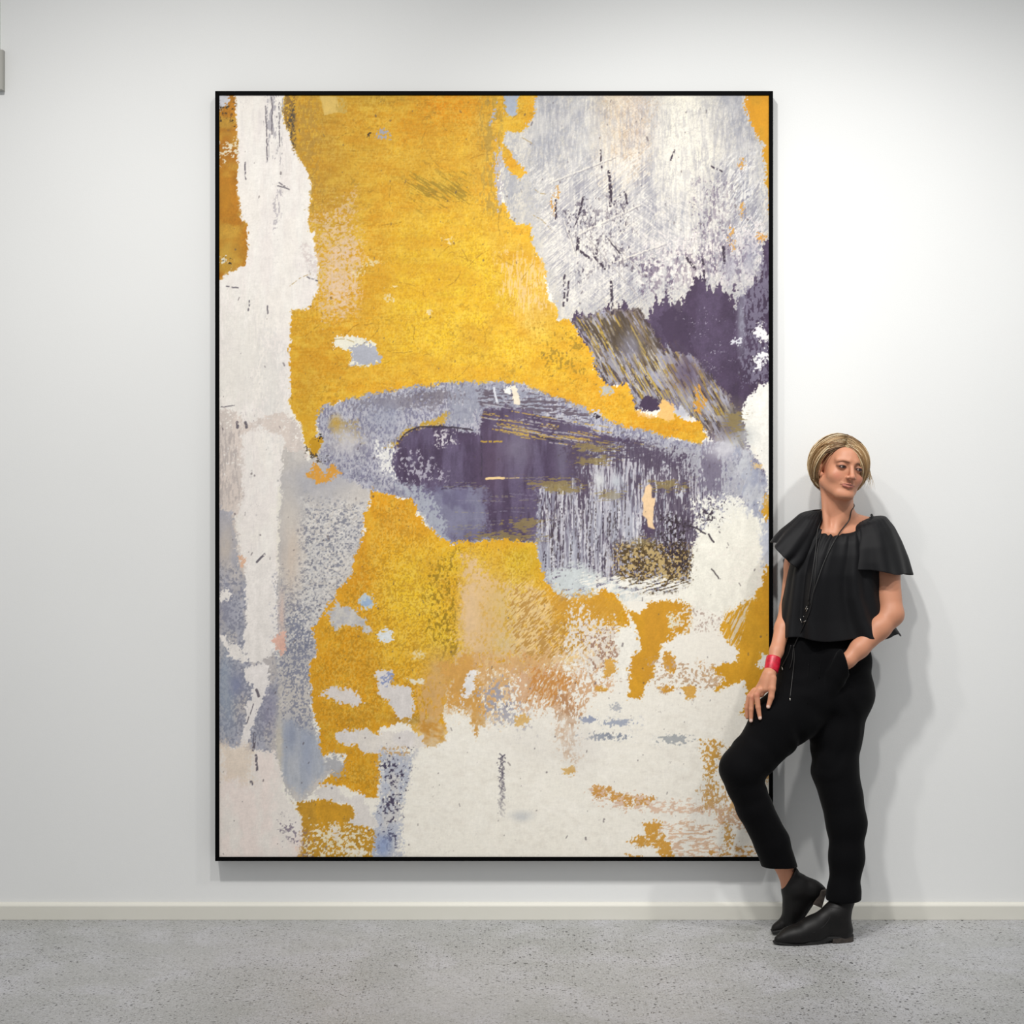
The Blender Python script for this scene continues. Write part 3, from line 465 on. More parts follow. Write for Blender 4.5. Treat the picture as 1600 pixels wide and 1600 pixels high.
    L([(620, 1130), (1180, 1090), (1203, 1341), (620, 1341)], (222, 214, 202), 9, soft=16, poro=.85, ps=(9, 7), alpha=.35, grow=1e9, pt=.4); L([(620, 1130), (1180, 1090), (1203, 1341), (620, 1341)], (252, 248, 238), 9, soft=16, poro=.7, ps=(22, 10), ang=.4, alpha=.5, grow=1e9, pt=.5)
    L([(690, 1080), (1180, 1080), (1203, 1341), (630, 1341)], (150, 140, 136), 9, soft=9, poro=1.12, ps=(2.2, 2.2), alpha=.5, grow=1e9)
    # ---- cream, lower right, with ochre islands
    L([(970, 978), (990, 976), (1002, 1000), (998, 1012), (985, 1036), (975, 1060), (955, 1058), (965, 1020), (960, 990)], (244, 240, 229), 6)
    OR = (216, 158, 44)
    L([(978, 954), (1000, 958), (1014, 942), (1034, 938), (1056, 938), (1078, 946), (1082, 968), (1077, 987), (1052, 996), (1034, 1010), (1026, 1030), (1023, 1058), (1006, 1074), (1003, 1094), (980, 1092), (984, 1076), (984, 1041), (998, 1012), (995, 976)], OR, 4.5, col2=(210, 152, 46))
    L([(1044, 958), (1060, 956), (1066, 972), (1054, 986), (1044, 980)], (230, 222, 196), 5, poro=.25); L([(1060, 950), (1084, 955), (1078, 985), (1050, 995)], (236, 226, 206), 8, poro=.66, ps=(3, 3))
    for a in [(952, 1043, 11, 12), (1046, 1036, 9, 19), (936, 1076, 10, 4), (1042, 1076, 14, 4), (1077, 1082, 11, 12), (815, 1125, 11, 12), (890, 1204, 11, 6)]:
        E(*a, (212, 154, 58), rough=5, col2=(220, 170, 84))
    L([(1010, 1030), (1130, 1040), (1120, 1078), (1030, 1085)], (200, 170, 140), 9, soft=4, poro=.84, ps=(3.4, 3))
    L([(1080, 955), (1130, 960), (1130, 990), (1090, 985)], (196, 178, 166), 9, soft=4, poro=.66, ps=(2.6, 3.4)); L([(1095, 1035), (1135, 1042), (1130, 1075), (1100, 1060)], (210, 176, 136), 8, soft=3, poro=.6, ps=(3, 3))
    L([(1215, 872), (1198, 884), (1188, 910), (1176, 938), (1150, 950), (1134, 958), (1124, 984), (1140, 1002), (1156, 1018), (1144, 1038), (1112, 1042), (1132, 1060), (1118, 1080), (1150, 1066), (1162, 1062), (1170, 1080), (1160, 1114), (1176, 1120), (1190, 1075), (1215, 1060)], (214, 156, 40), 5, col2=(220, 164, 46))
    L([(1134, 950), (1180, 935), (1150, 1010), (1126, 990)], (236, 222, 196), 6, soft=4, poro=.60, ps=(2, 18), ang=.45, alpha=.9); E(1196, 1035, 13, 14, (244, 241, 230), rough=5)
    L([(926, 1226), (950, 1228), (960, 1238), (1000, 1243), (1026, 1246), (1020, 1254), (988, 1262), (950, 1250), (930, 1250)], (210, 156, 82), 5, poro=.22, ps=(3, 3)); L([(920, 1235), (960, 1240), (1080, 1255), (1150, 1262), (1080, 1275), (1000, 1268), (930, 1258)], (226, 196, 172), 8, soft=3, poro=.62, ps=(6, 3))
    L([(1092, 1160), (1118, 1154), (1142, 1168), (1128, 1190), (1116, 1220), (1122, 1256), (1098, 1262), (1104, 1225), (1104, 1190)], (206, 158, 78), 8, soft=2, poro=.50, ps=(3, 3.4)); L([(1086, 1225), (1180, 1230), (1170, 1275), (1090, 1265)], (208, 168, 116), 10, soft=3, poro=.66, ps=(2.6, 6))
    L([(1116, 1262), (1200, 1262), (1206, 1300), (1130, 1290)], (214, 178, 146), 9, soft=3, poro=.5, ps=(4, 3)); L([(1030, 1286), (1110, 1288), (1140, 1330), (1206, 1325), (1206, 1345), (1040, 1345)], (224, 192, 164), 10, soft=3, poro=.64, ps=(8, 2.6))
    L([(1004, 1283), (1034, 1283), (1032, 1300), (1044, 1316), (1054, 1340), (1034, 1340), (1022, 1326), (996, 1322), (980, 1316), (1010, 1305)], (212, 158, 70), 5, poro=.10); L([(1130, 1290), (1144, 1286), (1142, 1325), (1134, 1325)], (206, 160, 90), 6, poro=.35); L([(1105, 1325), (1205, 1322), (1205, 1345), (1110, 1345)], (208, 158, 92), 8, poro=.5, ps=(5, 3)); L([(975, 1333), (1005, 1337), (1003, 1345), (975, 1345)], (210, 160, 84), 3, poro=.4)
    L([(1194, 1200), (1208, 1208), (1208, 1225), (1196, 1218)], (220, 176, 116), 5, poro=.35)
    G(1055, 1155, 22, 7, (160, 164, 168), .8, poro=.45); G(920, 1125, 12, 5, (130, 140, 170), .8, poro=.4); G(965, 1130, 22, 5, (150, 158, 178), .8, poro=.45); G(945, 1150, 30, 5, (140, 146, 160), .9, poro=.45); G(962, 1106, 8, 6, (176, 178, 184), .8, poro=.4); G(815, 1275, 16, 8, (196, 198, 200), .7)
    G(840, 1160, 60, 40, (232, 226, 216), .6); G(905, 1170, 30, 40, (226, 220, 212), .6)
    # ---- white bars and patches over the lower yellow
    L([(510, 957), (528, 944), (556, 954), (572, 970), (582, 988), (560, 982), (542, 976), (528, 982)], (204, 200, 194), 5, col2=(190, 188, 190), c2s=(6, 6)); E(573, 941, 13, 12, (196, 206, 210), rough=6); E(574, 942, 8, 8, (158, 180, 206), rough=4)
    E(603, 992, 14, 8, (226, 230, 230), rough=5); E(652, 1023, 8, 6, (230, 210, 160), rough=5, soft=3); L([(632, 1058), (662, 1062), (660, 1068), (640, 1068)], (232, 222, 196), 4)
    for a in [(498, 1083, 0), ]:
        L([(499, 1083), (524, 1070), (552, 1078), (568, 1098), (546, 1103), (524, 1090)], (226, 218, 212), 5)
    L([(587, 1047), (612, 1048), (614, 1070), (642, 1074), (648, 1092), (642, 1122), (626, 1122), (608, 1100), (590, 1080)], (224, 218, 214), 5); E(604, 1062, 9, 9, (150, 160, 196), rough=5, poro=.3)
    L([(524, 1144), (540, 1140), (572, 1138), (583, 1145), (653, 1143), (668, 1168), (611, 1170), (590, 1176), (568, 1176), (555, 1164), (528, 1162)], (232, 225, 216), 4.5, col2=(226, 220, 216))
    L([(594, 1172), (650, 1172), (640, 1210), (626, 1270), (628, 1345), (580, 1345), (584, 1300), (590, 1250), (598, 1210)], (186, 190, 202), 8, soft=5, col2=(206, 204, 204), c2s=(10, 20), poro=.15, alpha=.95); L([(590, 1175), (650, 1172), (636, 1240), (622, 1345), (584, 1345)], (80, 74, 96), 9, soft=6, poro=1.0, ps=(3.2, 3.2)); G(598, 1320, 16, 20, (146, 162, 198), .9)
    L([(594, 1168), (634, 1168), (636, 1176), (600, 1178)], (206, 170, 120), 4, poro=.35); G(524, 1196, 14, 16, (176, 176, 180), .9, poro=.3)
    LG2 = [(462, 1256), (475, 1250), (505, 1246), (530, 1254), (548, 1258), (558, 1276), (580, 1296), (586, 1310), (582, 1345), (464, 1345), (468, 1310), (470, 1280)]
    L(LG2, (214, 158, 44), 6, col2=(200, 150, 50), var=.1); L([(480, 1280), (580, 1300), (582, 1345), (466, 1345)], (240, 228, 196), 9, soft=3, poro=.74, ps=(3.4, 3.4)); L([(455, 1300), (485, 1300), (490, 1345), (455, 1345)], (160, 130, 110), 9, soft=4, poro=.74, ps=(3, 3))
    L([(490, 1240), (505, 1228), (520, 1224), (530, 1238), (545, 1246), (560, 1240), (570, 1246), (573, 1270), (590, 1284), (594, 1292), (572, 1290), (542, 1284), (556, 1272), (548, 1258), (525, 1250), (500, 1248)], (228, 222, 216), 5)
    L([(535, 1325), (560, 1328), (580, 1334), (560, 1338), (536, 1330)], (240, 232, 214), 4, poro=.15); E(524, 1300, 6, 14, (232, 222, 206), rough=5, poro=.3); G(460, 1320, 10, 24, (244, 214, 196), .9)
    L([(335, 1166), (430, 1176), (446, 1240), (462, 1258), (470, 1290), (464, 1345), (335, 1345)], (241, 234, 226), 6, soft=2, col2=(243, 230, 222), var=.03); L([(345, 1160), (390, 1165), (392, 1225), (345, 1215)], (232, 214, 194), 10, soft=9, alpha=.7)
    L([(432, 1270), (470, 1290), (460, 1330), (430, 1300)], (150, 140, 150), 9, soft=6, poro=.88, ps=(3, 3))
    # yellow wedge and the small orange patch at its foot
    L([(486, 684), (502, 680), (506, 690), (494, 712), (484, 712)], (202, 152, 34), 3); L([(492, 726), (506, 740), (520, 726), (534, 738), (524, 746), (500, 752), (478, 744)], (222, 160, 66), 5, poro=.1)
    E(500, 682, 3, 3, (40, 34, 34)); E(496, 712, 6, 3, (60, 52, 50), poro=.3); E(508, 718, 4, 3, (60, 52, 60), poro=.3); L([(474, 700), (500, 712), (505, 722), (480, 718)], (90, 76, 60), 5, poro=.6)
    # marks
    for p0, p1, w in [((401, 878), (413, 866), 3), ((383, 254), (384, 280), 2), ((436, 286), (448, 292), 1.6), ((434, 290), (452, 296), 1.6), ((480, 433), (496, 439), 1.8), ((354, 447), (372, 450), 1.8), ((390, 470), (388, 485), 2), ((418, 478), (418, 490), 1.8), ((401, 1078), (404, 1088), 4),
                      ((398, 1146), (396, 1172), 4), ((400, 1180), (402, 1204), 3.4), ((345, 636), (366, 634), 1.2), ((415, 166), (418, 250), 1.6), ((425, 152), (425, 210), 1.4), ((436, 160), (437, 230), 1.2), ((371, 660), (371, 668), 4), ((384, 660), (385, 668), 4), ((392, 1222), (394, 1225), 4), ((386, 1130), (396, 1100), 1.2)]:
        S(p0, p1, w, (92, 86, 96), .85, .25)
    for p0, p1, w in [((904, 372), (902, 390), 5), ((902, 390), (920, 402), 4), ((934, 376), (932, 396), 4), ((868, 312), (869, 342), 3), ((912, 308), (900, 352), 3), ((952, 268), (953, 300), 4.5), ((955, 292), (954, 322), 4), ((882, 430), (881, 478), 3), ((889, 440), (886, 470), 2.6), ((955, 440), (957, 490), 4), ((976, 300), (980, 318), 3), ((938, 235), (940, 262), 2.4),
                      ((948, 372), (972, 400), 2), ((1130, 386), (1132, 410), 4), ((1070, 400), (1086, 420), 4), ((1098, 405), (1102, 440), 3), ((1048, 250), (1054, 235), 2.6), ((1112, 260), (1128, 268), 2.6), ((925, 396), (945, 420), 4)]:
        S(p0, p1, w, (56, 46, 60), .9, .36)
    for p0, p1 in [((908, 360), (1003, 470)), ((950, 370), (1006, 430)), ((905, 365), (1000, 320)), ((860, 285), (960, 245)), ((940, 300), (1000, 370)), ((960, 410), (1040, 380)), ((880, 340), (900, 400))]:
        S(p0, p1, 1.4, (232, 226, 214), .8, .25); S((p0[0]+2, p0[1]+2), (p1[0]+2, p1[1]+2), 1, (130, 124, 130), .6, .3)
    r = np.random.RandomState(31)
    for i in range(70): S((777+r.rand()*12, 1178+i*1.35), (781+r.rand()*9, 1181+i*1.35+r.rand()*5), 1.7, (96, 90, 104), .8*(1-i/85.), .35)
    for i in range(520):                                            # specks everywhere
        a = 342+r.rand()*862; b = 148+r.rand()*1192; l = r.rand()*5 if r.rand() < .35 else .5
        S((a, b), (a+l*(r.rand()-.5), b+l), .9+r.rand()**3*2.2, (84, 74, 80), .55, .25)
    for i in range(60):                                             # fine cracks in the yellow
        a = 480+r.rand()*380; b = 160+r.rand()*440; q = r.rand()*PI; l = 8+r.rand()*34
        S((a, b), (a+l*math.cos(q), b+l*math.sin(q)), .9, (150, 112, 34), .6, .4, (r.rand()-.5)*8)
    # overall grain of brush and canvas
    C *= (1+.035*(fbm(X, Y, 1.7, 6, 901, 2)-.5)+.035*(fbm(X, Y, 6, 1.7, 905, 2)-.5)+.03*(vnoise(X/1.3, Y/1.3, 911)-.5))[..., None]
    C *= .965
    Z += .5*fbm(X, Y, 3, 5, 920, 3)
    return np.clip(C, 0, 255), Z
def build_painting():
    pa = bpy.data.objects.new('framed_painting', None); COL.objects.link(pa)
    L0, R0, T0, B0 = 336, 1208, 142, 1345.5
    a = P(L0, B0, PD); c = P(R0, T0, PD); pa.location = ((a.x+c.x)/2, -.004, a.z)
    w = 6.3/ (FPX/(CAM_D-PD))                   # visible frame width
    MF = mat('black_frame_lacquer', srgb(4, 4, 5), .6, spec=.05, bump=(90, .1, .0005))
    y0, y1 = -.004, -PD
    def member(p):                               # mitred frame member from its four face corners
        n = len(p); v = [(x, y1, z) for x, z in p]+[(x, y0, z) for x, z in p]
        f = [tuple(range(n)), tuple(range(n, 2*n))[::-1]]+[(i, n+i, n+(i+1) % n, (i+1) % n) for i in range(n)]
        return bevel(obj('frame_rail', v, f, MF, pa, smooth=False), .0012)
    x0, x1, z0, z1 = a.x, c.x, a.z, c.z
    member([(x0, z0), (x1, z0), (x1-w, z0+w), (x0+w, z0+w)]); member([(x1, z0), (x1, z1), (x1-w, z1-w), (x1-w, z0+w)])
    member([(x1, z1), (x0, z1), (x0+w, z1-w), (x1-w, z1-w)]); member([(x0, z1), (x0, z0), (x0+w, z0+w), (x0+w, z1-w)])
    st = 1.0
    xs = np.arange(341.2, 1203.01, st, dtype=np.float32); ys = np.arange(147.0, 1340.6, st, dtype=np.float32)
    X, Y = np.meshgrid(xs, ys); C, Z = paint_canvas(X, Y)
    s = FPX/(CAM_D-PD+.006); H_, W_ = X.shape
    V = np.stack([(X-800)/s, -(PD-.006)-Z*.0006, CAM_H-(Y-738.5)/s], -1).reshape(-1, 3)
    i = np.arange(H_*W_).reshape(H_, W_)
    F = np.stack([i[1:, :-1], i[1:, 1:], i[:-1, 1:], i[:-1, :-1]], -1).reshape(-1, 4)
    m = mat('layered_oil_paint', rough=.62, spec=.25, attr='paint', bump=(700, .12, .0006))
    cv = obj('canvas', V, F, m, pa, col=lin(C.reshape(-1, 3)), colname='paint')
    # the stretcher behind the canvas gives it its thickness
    box('stretcher', (x0+w*1.1, -PD+.012, z0+w*1.1), (x1-w*1.1, y0, z1-w*1.1), mat('raw_stretcher_wood', srgb(190, 160, 120), .7), pa)
    tag(cv, 'canvas painted in worn layers of yellow, cream, grey and deep purple'); tag(pa, 'huge abstract painting of yellow, cream, grey and purple patches in a thin black frame', 'painting')
build_painting()
# ---------------------------------------------------------------- implicit surfaces: smooth blends of rounded cones and ellipsoids, meshed with surface nets
class Field:
    def __init__(s, xs, ys, zs):
        s.ax = [np.asarray(a, np.float32) for a in (xs, ys, zs)]; s.F = np.full([len(a) for a in s.ax], 1., np.float32)
    def sl(s, lo, hi):
        r = []
        for a, l, h in zip(s.ax, lo, hi): r.append(slice(int(np.searchsorted(a, l)), int(np.searchsorted(a, h))+1))
        return tuple(r)
    def grid(s, sl):
        return np.meshgrid(s.ax[0][sl[0]], s.ax[1][sl[1]], s.ax[2][sl[2]], indexing='ij', sparse=True)
    def put(s, fn, lo, hi, k=.01, sub=False, pad=.012, inter=False):
        lo = [a-pad-k for a in lo]; hi = [a+pad+k for a in hi]; sl = s.sl(lo, hi)
        if any(q.stop-q.start < 1 for q in sl): return
        X, Y, Z = s.grid(sl); d = fn(X, Y, Z).astype(np.float32); F = s.F[sl]
        if sub: h = np.clip(.5-.5*(F+d)/k, 0, 1); s.F[sl] = F*(1-h)-d*h+k*h*(1-h)
        elif inter: s.F[sl] = np.maximum(F, d)
        else: h = np.clip(.5+.5*(F-d)/k, 0, 1); s.F[sl] = F*(1-h)+d*h-k*h*(1-h)
    def cone(s, a, b, ra, rb, k=.01, sub=False, sy=1.0):
        a = np.array(a, float); b = np.array(b, float); r = max(ra, rb)*max(1, 1/sy if sy < 1 else sy)
        def f(X, Y, Z):
            ab = b-a; L2 = (ab*ab).sum()+1e-9
            t = np.clip(((X-a[0])*ab[0]+(Y-a[1])*ab[1]+(Z-a[2])*ab[2])/L2, 0, 1)
            return np.sqrt((X-a[0]-ab[0]*t)**2+((Y-a[1]-ab[1]*t)/sy)**2+(Z-a[2]-ab[2]*t)**2)-(ra+(rb-ra)*t)
        s.put(f, np.minimum(a, b)-r, np.maximum(a, b)+r, k, sub)
    def chain(s, pts, k=.012, sy=1.0):
        for (a, ra), (b, rb) in zip(pts[:-1], pts[1:]): s.cone(a, b, ra, rb, k, sy=sy)
    def ell(s, c, r, R=None, k=.01, sub=False):
        c = np.array(c, float); r = np.array(r, float); M = np.eye(3) if R is None else np.array(R); m = r.max()
        def f(X, Y, Z):
            x, y, z = X-c[0], Y-c[1], Z-c[2]
            u = (M[0, 0]*x+M[1, 0]*y+M[2, 0]*z)/r[0]; v = (M[0, 1]*x+M[1, 1]*y+M[2, 1]*z)/r[1]; w = (M[0, 2]*x+M[1, 2]*y+M[2, 2]*z)/r[2]
            q = np.sqrt(u*u+v*v+w*w); g = np.sqrt((u/r[0])**2+(v/r[1])**2+(w/r[2])**2)+1e-9
            return q*(q-1)/g
        s.put(f, c-m, c+m, k, sub)
    def mesh(s):
        F = s.F; I = F < 0; nx, ny, nz = F.shape
        def cor(A, i, j, k): return A[i:nx-1+i, j:ny-1+j, k:nz-1+k]
        an = np.zeros((nx-1, ny-1, nz-1), bool); al = np.ones_like(an)
        for i in (0, 1):
            for j in (0, 1):
                for k in (0, 1): c = cor(I, i, j, k); an |= c; al &= c
        act = an & ~al; idx = np.argwhere(act); vid = np.full(act.shape, -1, np.int32); vid[act] = np.arange(len(idx))
        i, j, k = idx.T; P3 = np.zeros((len(idx), 3)); cnt = np.zeros(len(idx))
        co = [(a, b, c) for a in (0, 1) for b in (0, 1) for c in (0, 1)]
        val = {c: F[i+c[0], j+c[1], k+c[2]] for c in co}
        for a in co:
            for ax in range(3):
                if a[ax] == 0:
                    b = list(a); b[ax] = 1; b = tuple(b); va, vb = val[a], val[b]; m = (va < 0) != (vb < 0)
                    t = np.where(m, va/(va-vb+1e-12), 0)
                    for q in range(3): P3[:, q] += np.where(m, (t if q == ax else a[q]), 0)
                    cnt += m
        P3 /= cnt[:, None]; V = np.empty_like(P3)
        for q, (ii, a) in enumerate(zip((i, j, k), s.ax)): V[:, q] = a[ii]+(a[ii+1]-a[ii])*P3[:, q]
        Q = []
        for ax in range(3):
            o = [x for x in range(3) if x != ax]; sl0 = [slice(None)]*3; sl1 = [slice(None)]*3
            sl0[ax] = slice(0, -1); sl1[ax] = slice(1, None); A = I[tuple(sl0)]; B = I[tuple(sl1)]
            E = np.argwhere(A != B); ok = (E[:, o[0]] > 0) & (E[:, o[1]] > 0) & (E[:, o[0]] < F.shape[o[0]]-1) & (E[:, o[1]] < F.shape[o[1]]-1); E = E[ok]
            fl = A[tuple(E.T)]; q = []
            for (d0, d1) in ((-1, -1), (0, -1), (0, 0), (-1, 0)):
                e = E.copy(); e[:, o[0]] += d0; e[:, o[1]] += d1; q.append(vid[tuple(e.T)])
            q = np.stack(q, 1)
            if ax == 1: fl = ~fl
            q[~fl] = q[~fl][:, ::-1]; Q.append(q)
        Q = np.concatenate(Q); Q = Q[(Q >= 0).all(1)]
        return V, Q
def relax(V, Q, it=2, f=.5):
    for _ in range(it):
        S = np.zeros_like(V); n = np.zeros(len(V))
        for a, b in ((0, 1), (1, 2), (2, 3), (3, 0)):
            np.add.at(S, Q[:, a], V[Q[:, b]]); np.add.at(S, Q[:, b], V[Q[:, a]]); np.add.at(n, Q[:, a], 1); np.add.at(n, Q[:, b], 1)
        V = V*(1-f)+S/np.maximum(n, 1)[:, None]*f
    return V
def axis_steps(segs):
    out = [segs[0][0]]
    for a, b, h in segs:
        while out[-1] < b-1e-6: out.append(out[-1]+h)
    return np.array(out)

def interp(tab, t):
    for a, b in zip(tab[:-1], tab[1:]):
        if t <= b[0]+1e-9:
            k = (t-a[0])/(b[0]-a[0]); k = k*k*(3-2*k) if len(tab) < 3 else k
            return [x+(y-x)*k for x, y in zip(a[1:], b[1:])]
    return list(tab[-1][1:])

# ---------------------------------------------------------------- the woman
SKIN = np.array(srgb(197, 138, 108)[:3])
MSKIN = mat('skin', rough=.48, spec=.4, attr='Col', bump=(420, .10, .0006)); MSKIN.node_tree.nodes['Principled BSDF'].inputs['Subsurface Weight'].default_value = .08
MSKIN.node_tree.nodes['Principled BSDF'].inputs['Subsurface Radius'].default_value = (.012, .005, .003)
HC = P(1313, 733, .185); YAW, ROLL, PITCH = math.radians(15), math.radians(10), math.radians(-1)
HR = Matrix.Rotation(ROLL, 3, 'Y') @ Matrix.Rotation(YAW, 3, 'Z') @ Matrix.Rotation(PITCH, 3, 'X'); HS = .93
HRn = np.array(HR)
def hp(x, y, z): return HC+HR @ (Vector((x, y, z))*HS)
person = bpy.data.objects.new('person', None); COL.objects.link(person); person.location = P(1290, 1470, .29); person.location.z = 0

def build_body():
    hz = HC.z-.145
    xs = axis_steps([(P(1110, 0, .3).x, P(1160, 0, .3).x, .006), (P(1160, 0, .3).x, P(1222, 0, .3).x, .0020), (P(1222, 0, .3).x, P(1258, 0, .3).x, .004), (P(1258, 0, .3).x, P(1352, 0, .3).x, .0017), (P(1352, 0, .3).x, P(1425, 0, .3).x, .0035)])
    ys = axis_steps([(-.40, -.10, .0020), (-.10, -.02, .005)])
    zs = axis_steps([(.02, .60, .006), (.60, .70, .004), (.70, .90, .0021), (.90, hz, .0045), (hz, HC.z+.12, .0017)])
    f = Field(xs, ys, zs)
    def H(c, r, k=.01, sub=False, R=None): f.ell(hp(*c), [q*HS for q in r], (HR if R is None else HR @ R), k*HS, sub)
    def HCn(a, b, ra, rb, k=.008, sub=False): f.cone(hp(*a), hp(*b), ra*HS, rb*HS, k*HS, sub)
    # skull and face
    H((0, .018, .035), (.070, .090, .077)); H((0, -.022, -.012), (.062, .062, .080), .02); H((0, -.028, -.058), (.051, .050, .040), .025)
    H((0, -.070, -.089), (.021, .017, .015), .018)
    for s in (-1, 1):
        H((s*.041, -.050, -.026), (.022, .022, .022), .02); HCn((s*.053, .000, -.052), (s*.021, -.060, -.088), .017, .015, .02)
        HCn((s*.012, -.082, .026), (s*.044, -.064, .026), .010, .008, .012)                # brow
    H((0, -.044, .042), (.047, .041, .042), .02)
    for s in (-1, 1): H((s*.0315, -.093, .009), (.019, .013, .0115), .012, True)            # eye sockets
    HCn((0, -.084, .016), (0, -.103, -.022), .0075, .0085, .008); H((0, -.105, -.0255), (.0095, .0085, .0075), .006)
    for s in (-1, 1): H((s*.0125, -.094, -.0285), (.0070, .0095, .0065), .005); H((s*.007, -.102, -.0345), (.0032, .0050, .0030), .002, True)
    for s in (-1, 1):                                                                       # eyelids round the eyes
        H((s*.0315, -.0725, .0065), (.0155, .0150, .0125), .005)
        H((s*.0318, -.0880, .0052), (.0150, .0070, .0037), .0012, True)
    HCn((-.026, -.076, -.0515), (-.004, -.0905, -.0497), .0014, .0036, .005); HCn((.026, -.076, -.0515), (.004, -.0905, -.0497), .0014, .0036, .005)
    HCn((-.018, -.083, -.0575), (0, -.0870, -.0590), .0034, .0044, .005); HCn((.018, -.083, -.0575), (0, -.0870, -.0590), .0034, .0044, .005)
    HCn((-.030, -.0755, -.0510), (-.004, -.0930, -.0543), .0014, .0013, .0015, True); HCn((.030, -.0755, -.0510), (.004, -.0930, -.0543), .0014, .0013, .0015, True); HCn((-.004, -.0930, -.0543), (.004, -.0930, -.0543), .0013, .0013, .0015, True)
    for s in (-1, 1): HCn((s*.0185, -.089, -.030), (s*.031, -.078, -.046), .0016, .0008, .006, True)   # smile folds
    for s in (-1, 1):                                                                       # ears
        Re = Matrix.Rotation(s*.55, 3, 'Z') @ Matrix.Rotation(-.15, 3, 'X')
        H((s*.072, .006, -.006), (.0075, .019, .031), .006, False, Re); H((s*.0775, .001, -.002), (.0045, .0095, .018), .003, True, Re)
        H((s*.068, -.001, -.030), (.006, .008, .009), .004)
    # neck and shoulders
    nb = P(1312, 822, .150)
    f.cone(hp(.010, .020, -.035), nb, .042, .050, .02); f.cone(hp(0, -.018, -.062), P(1308, 808, .175), .030, .038, .022)
    f.cone(hp(-.050, .022, -.040), P(1292, 832, .215), .010, .011, .02); f.cone(hp(.050, .022, -.040), P(1304, 834, .222), .010, .011, .02)   # neck tendons
    f.cone(P(1300, 808, .13), P(1356, 828, .13), .034, .040, .03); f.cone(P(1300, 812, .13), P(1258, 832, .13), .034, .038, .03)
    f.cone(P(1306, 836, .212), P(1352, 830, .17), .011, .012, .02); f.cone(P(1288, 838, .208), P(1258, 832, .17), .010, .012, .02)          # collar bones
    SL, EL, WL = P(1250, 842, .13), P(1232, 950, .150), P(1207, 1040, .265)
    SR, ER, WR = P(1374, 842, .13), P(1393.5, 960, .215), P(1326, 1031, .268)
    f.cone(SL, SR, .050, .050, .04); f.ell(P(1300, 885, .14), (.135, .085, .13), k=.05); f.ell(P(1303, 960, .14), (.115, .085, .12), k=.05); f.ell(P(1296, 1060, .145), (.122, .085, .12), k=.05)
    # right arm (picture left) down to the hand on the thigh
    f.chain([(SL, .042), (SL.lerp(EL, .4), .036), (EL, .028)]); m1 = EL.lerp(WL, .35)
    f.chain([(EL, .028), (m1, .0265), (EL.lerp(WL, .75), .0215), (WL, .0182)])
    def HP(x, y, d): return P(x, y, d)
    # palm
    f.cone(WL, HP(1199, 1062, .283), .0200, .0210, .01); f.cone(HP(1201, 1056, .283), HP(1188, 1083, .290), .0175, .0140, .012); f.cone(HP(1199, 1058, .268), HP(1181, 1084, .268), .0165, .0125, .012)
    f.cone(HP(1203, 1054, .290), HP(1196, 1076, .300), .0155, .0120, .01)
    # thumb, then index, middle, ring and little finger
    f.chain([(HP(1207, 1060, .296), .0135), (HP(1206.5, 1076, .306), .0110), (HP(1205, 1089, .309), .0093), (HP(1200.5, 1104, .310), .0072)], .004)
    f.chain([(HP(1187, 1078, .298), .0110), (HP(1182.5, 1086, .300), .0098), (HP(1184.5, 1105, .304), .0082), (HP(1187.5, 1122, .306), .0064)], .003)
    f.chain([(HP(1181, 1080, .283), .0105), (HP(1175.5, 1089, .285), .0094), (HP(1174, 1108, .288), .0080), (HP(1173.5, 1126, .288), .0064)], .003)
    f.chain([(HP(1178, 1080, .264), .0100), (HP(1171, 1088, .262), .0090), (HP(1167, 1106, .262), .0078), (HP(1167.5, 1121, .262), .0062)], .003)
    f.chain([(HP(1180, 1078, .250), .0090), (HP(1173, 1086, .245), .0080), (HP(1168, 1100, .243), .0070), (HP(1167, 1112, .243), .0056)], .003)
    # left arm, its hand in the trouser pocket
    f.chain([(SR, .048), (SR.lerp(ER, .45), .0475), (ER, .037)]); f.chain([(ER, .037), (ER.lerp(WR, .3), .0365), (ER.lerp(WR, .75), .029), (WR, .0245)], .016)
    kn = P(1306, 1052, .262); f.cone(WR, kn, .022, .019, .01)
    for i, (ex, ey, dd) in enumerate([(1290, 1080, .256), (1287, 1084, .244), (1287, 1084, .230), (1291, 1080, .218)]):
        b0 = P(1304, 1056, .262-i*.012); e0 = P(ex, ey, dd); mm = b0.lerp(e0, .5); f.chain([(b0, .0095), (mm, .0085), (e0, .0065)], .003)
    f.chain([(P(1312, 1048, .262), .011), (P(1303, 1064, .264), .010), (P(1297, 1071, .262), .0075)], .004)
    # legs inside the trousers, down into the boots
    f.chain([(P(1318, 1090, .15), .074), (P(1307, 1205, .20), .055), (P(1326, 1290, .23), .052), (P(1317, 1400, .262), .030), (P(1313, 1440, .27), .026)], .02)
    f.chain([(P(1278, 1090, .16), .074), (P(1210, 1148, .235), .062), (P(1160, 1203, .265), .050)], .02); f.chain([(P(1160, 1203, .265), .050), (P(1183, 1270, .254), .042), (P(1222, 1345, .215), .030), (P(1236, 1388, .20), .0255)], .02)
    f.cone(P(1313, 1440, .27), P(1250, 1462, .31), .026, .020, .02); f.cone(P(1236, 1388, .20), P(1238, 1428, .197), .0255, .020, .02)
    V, Q = f.mesh(); V = relax(V, Q, 1, .35)
    # colouring of lips, brows, lashes, cheeks and nails; shade painted round the eyes
    Lc = ((V-np.array(HC)) @ HRn)/HS; x, y, z = Lc.T; C = np.tile(SKIN, (len(V), 1)); near = (np.abs(x) < .08) & (y < 0) & (z > -.12) & (z < .09)
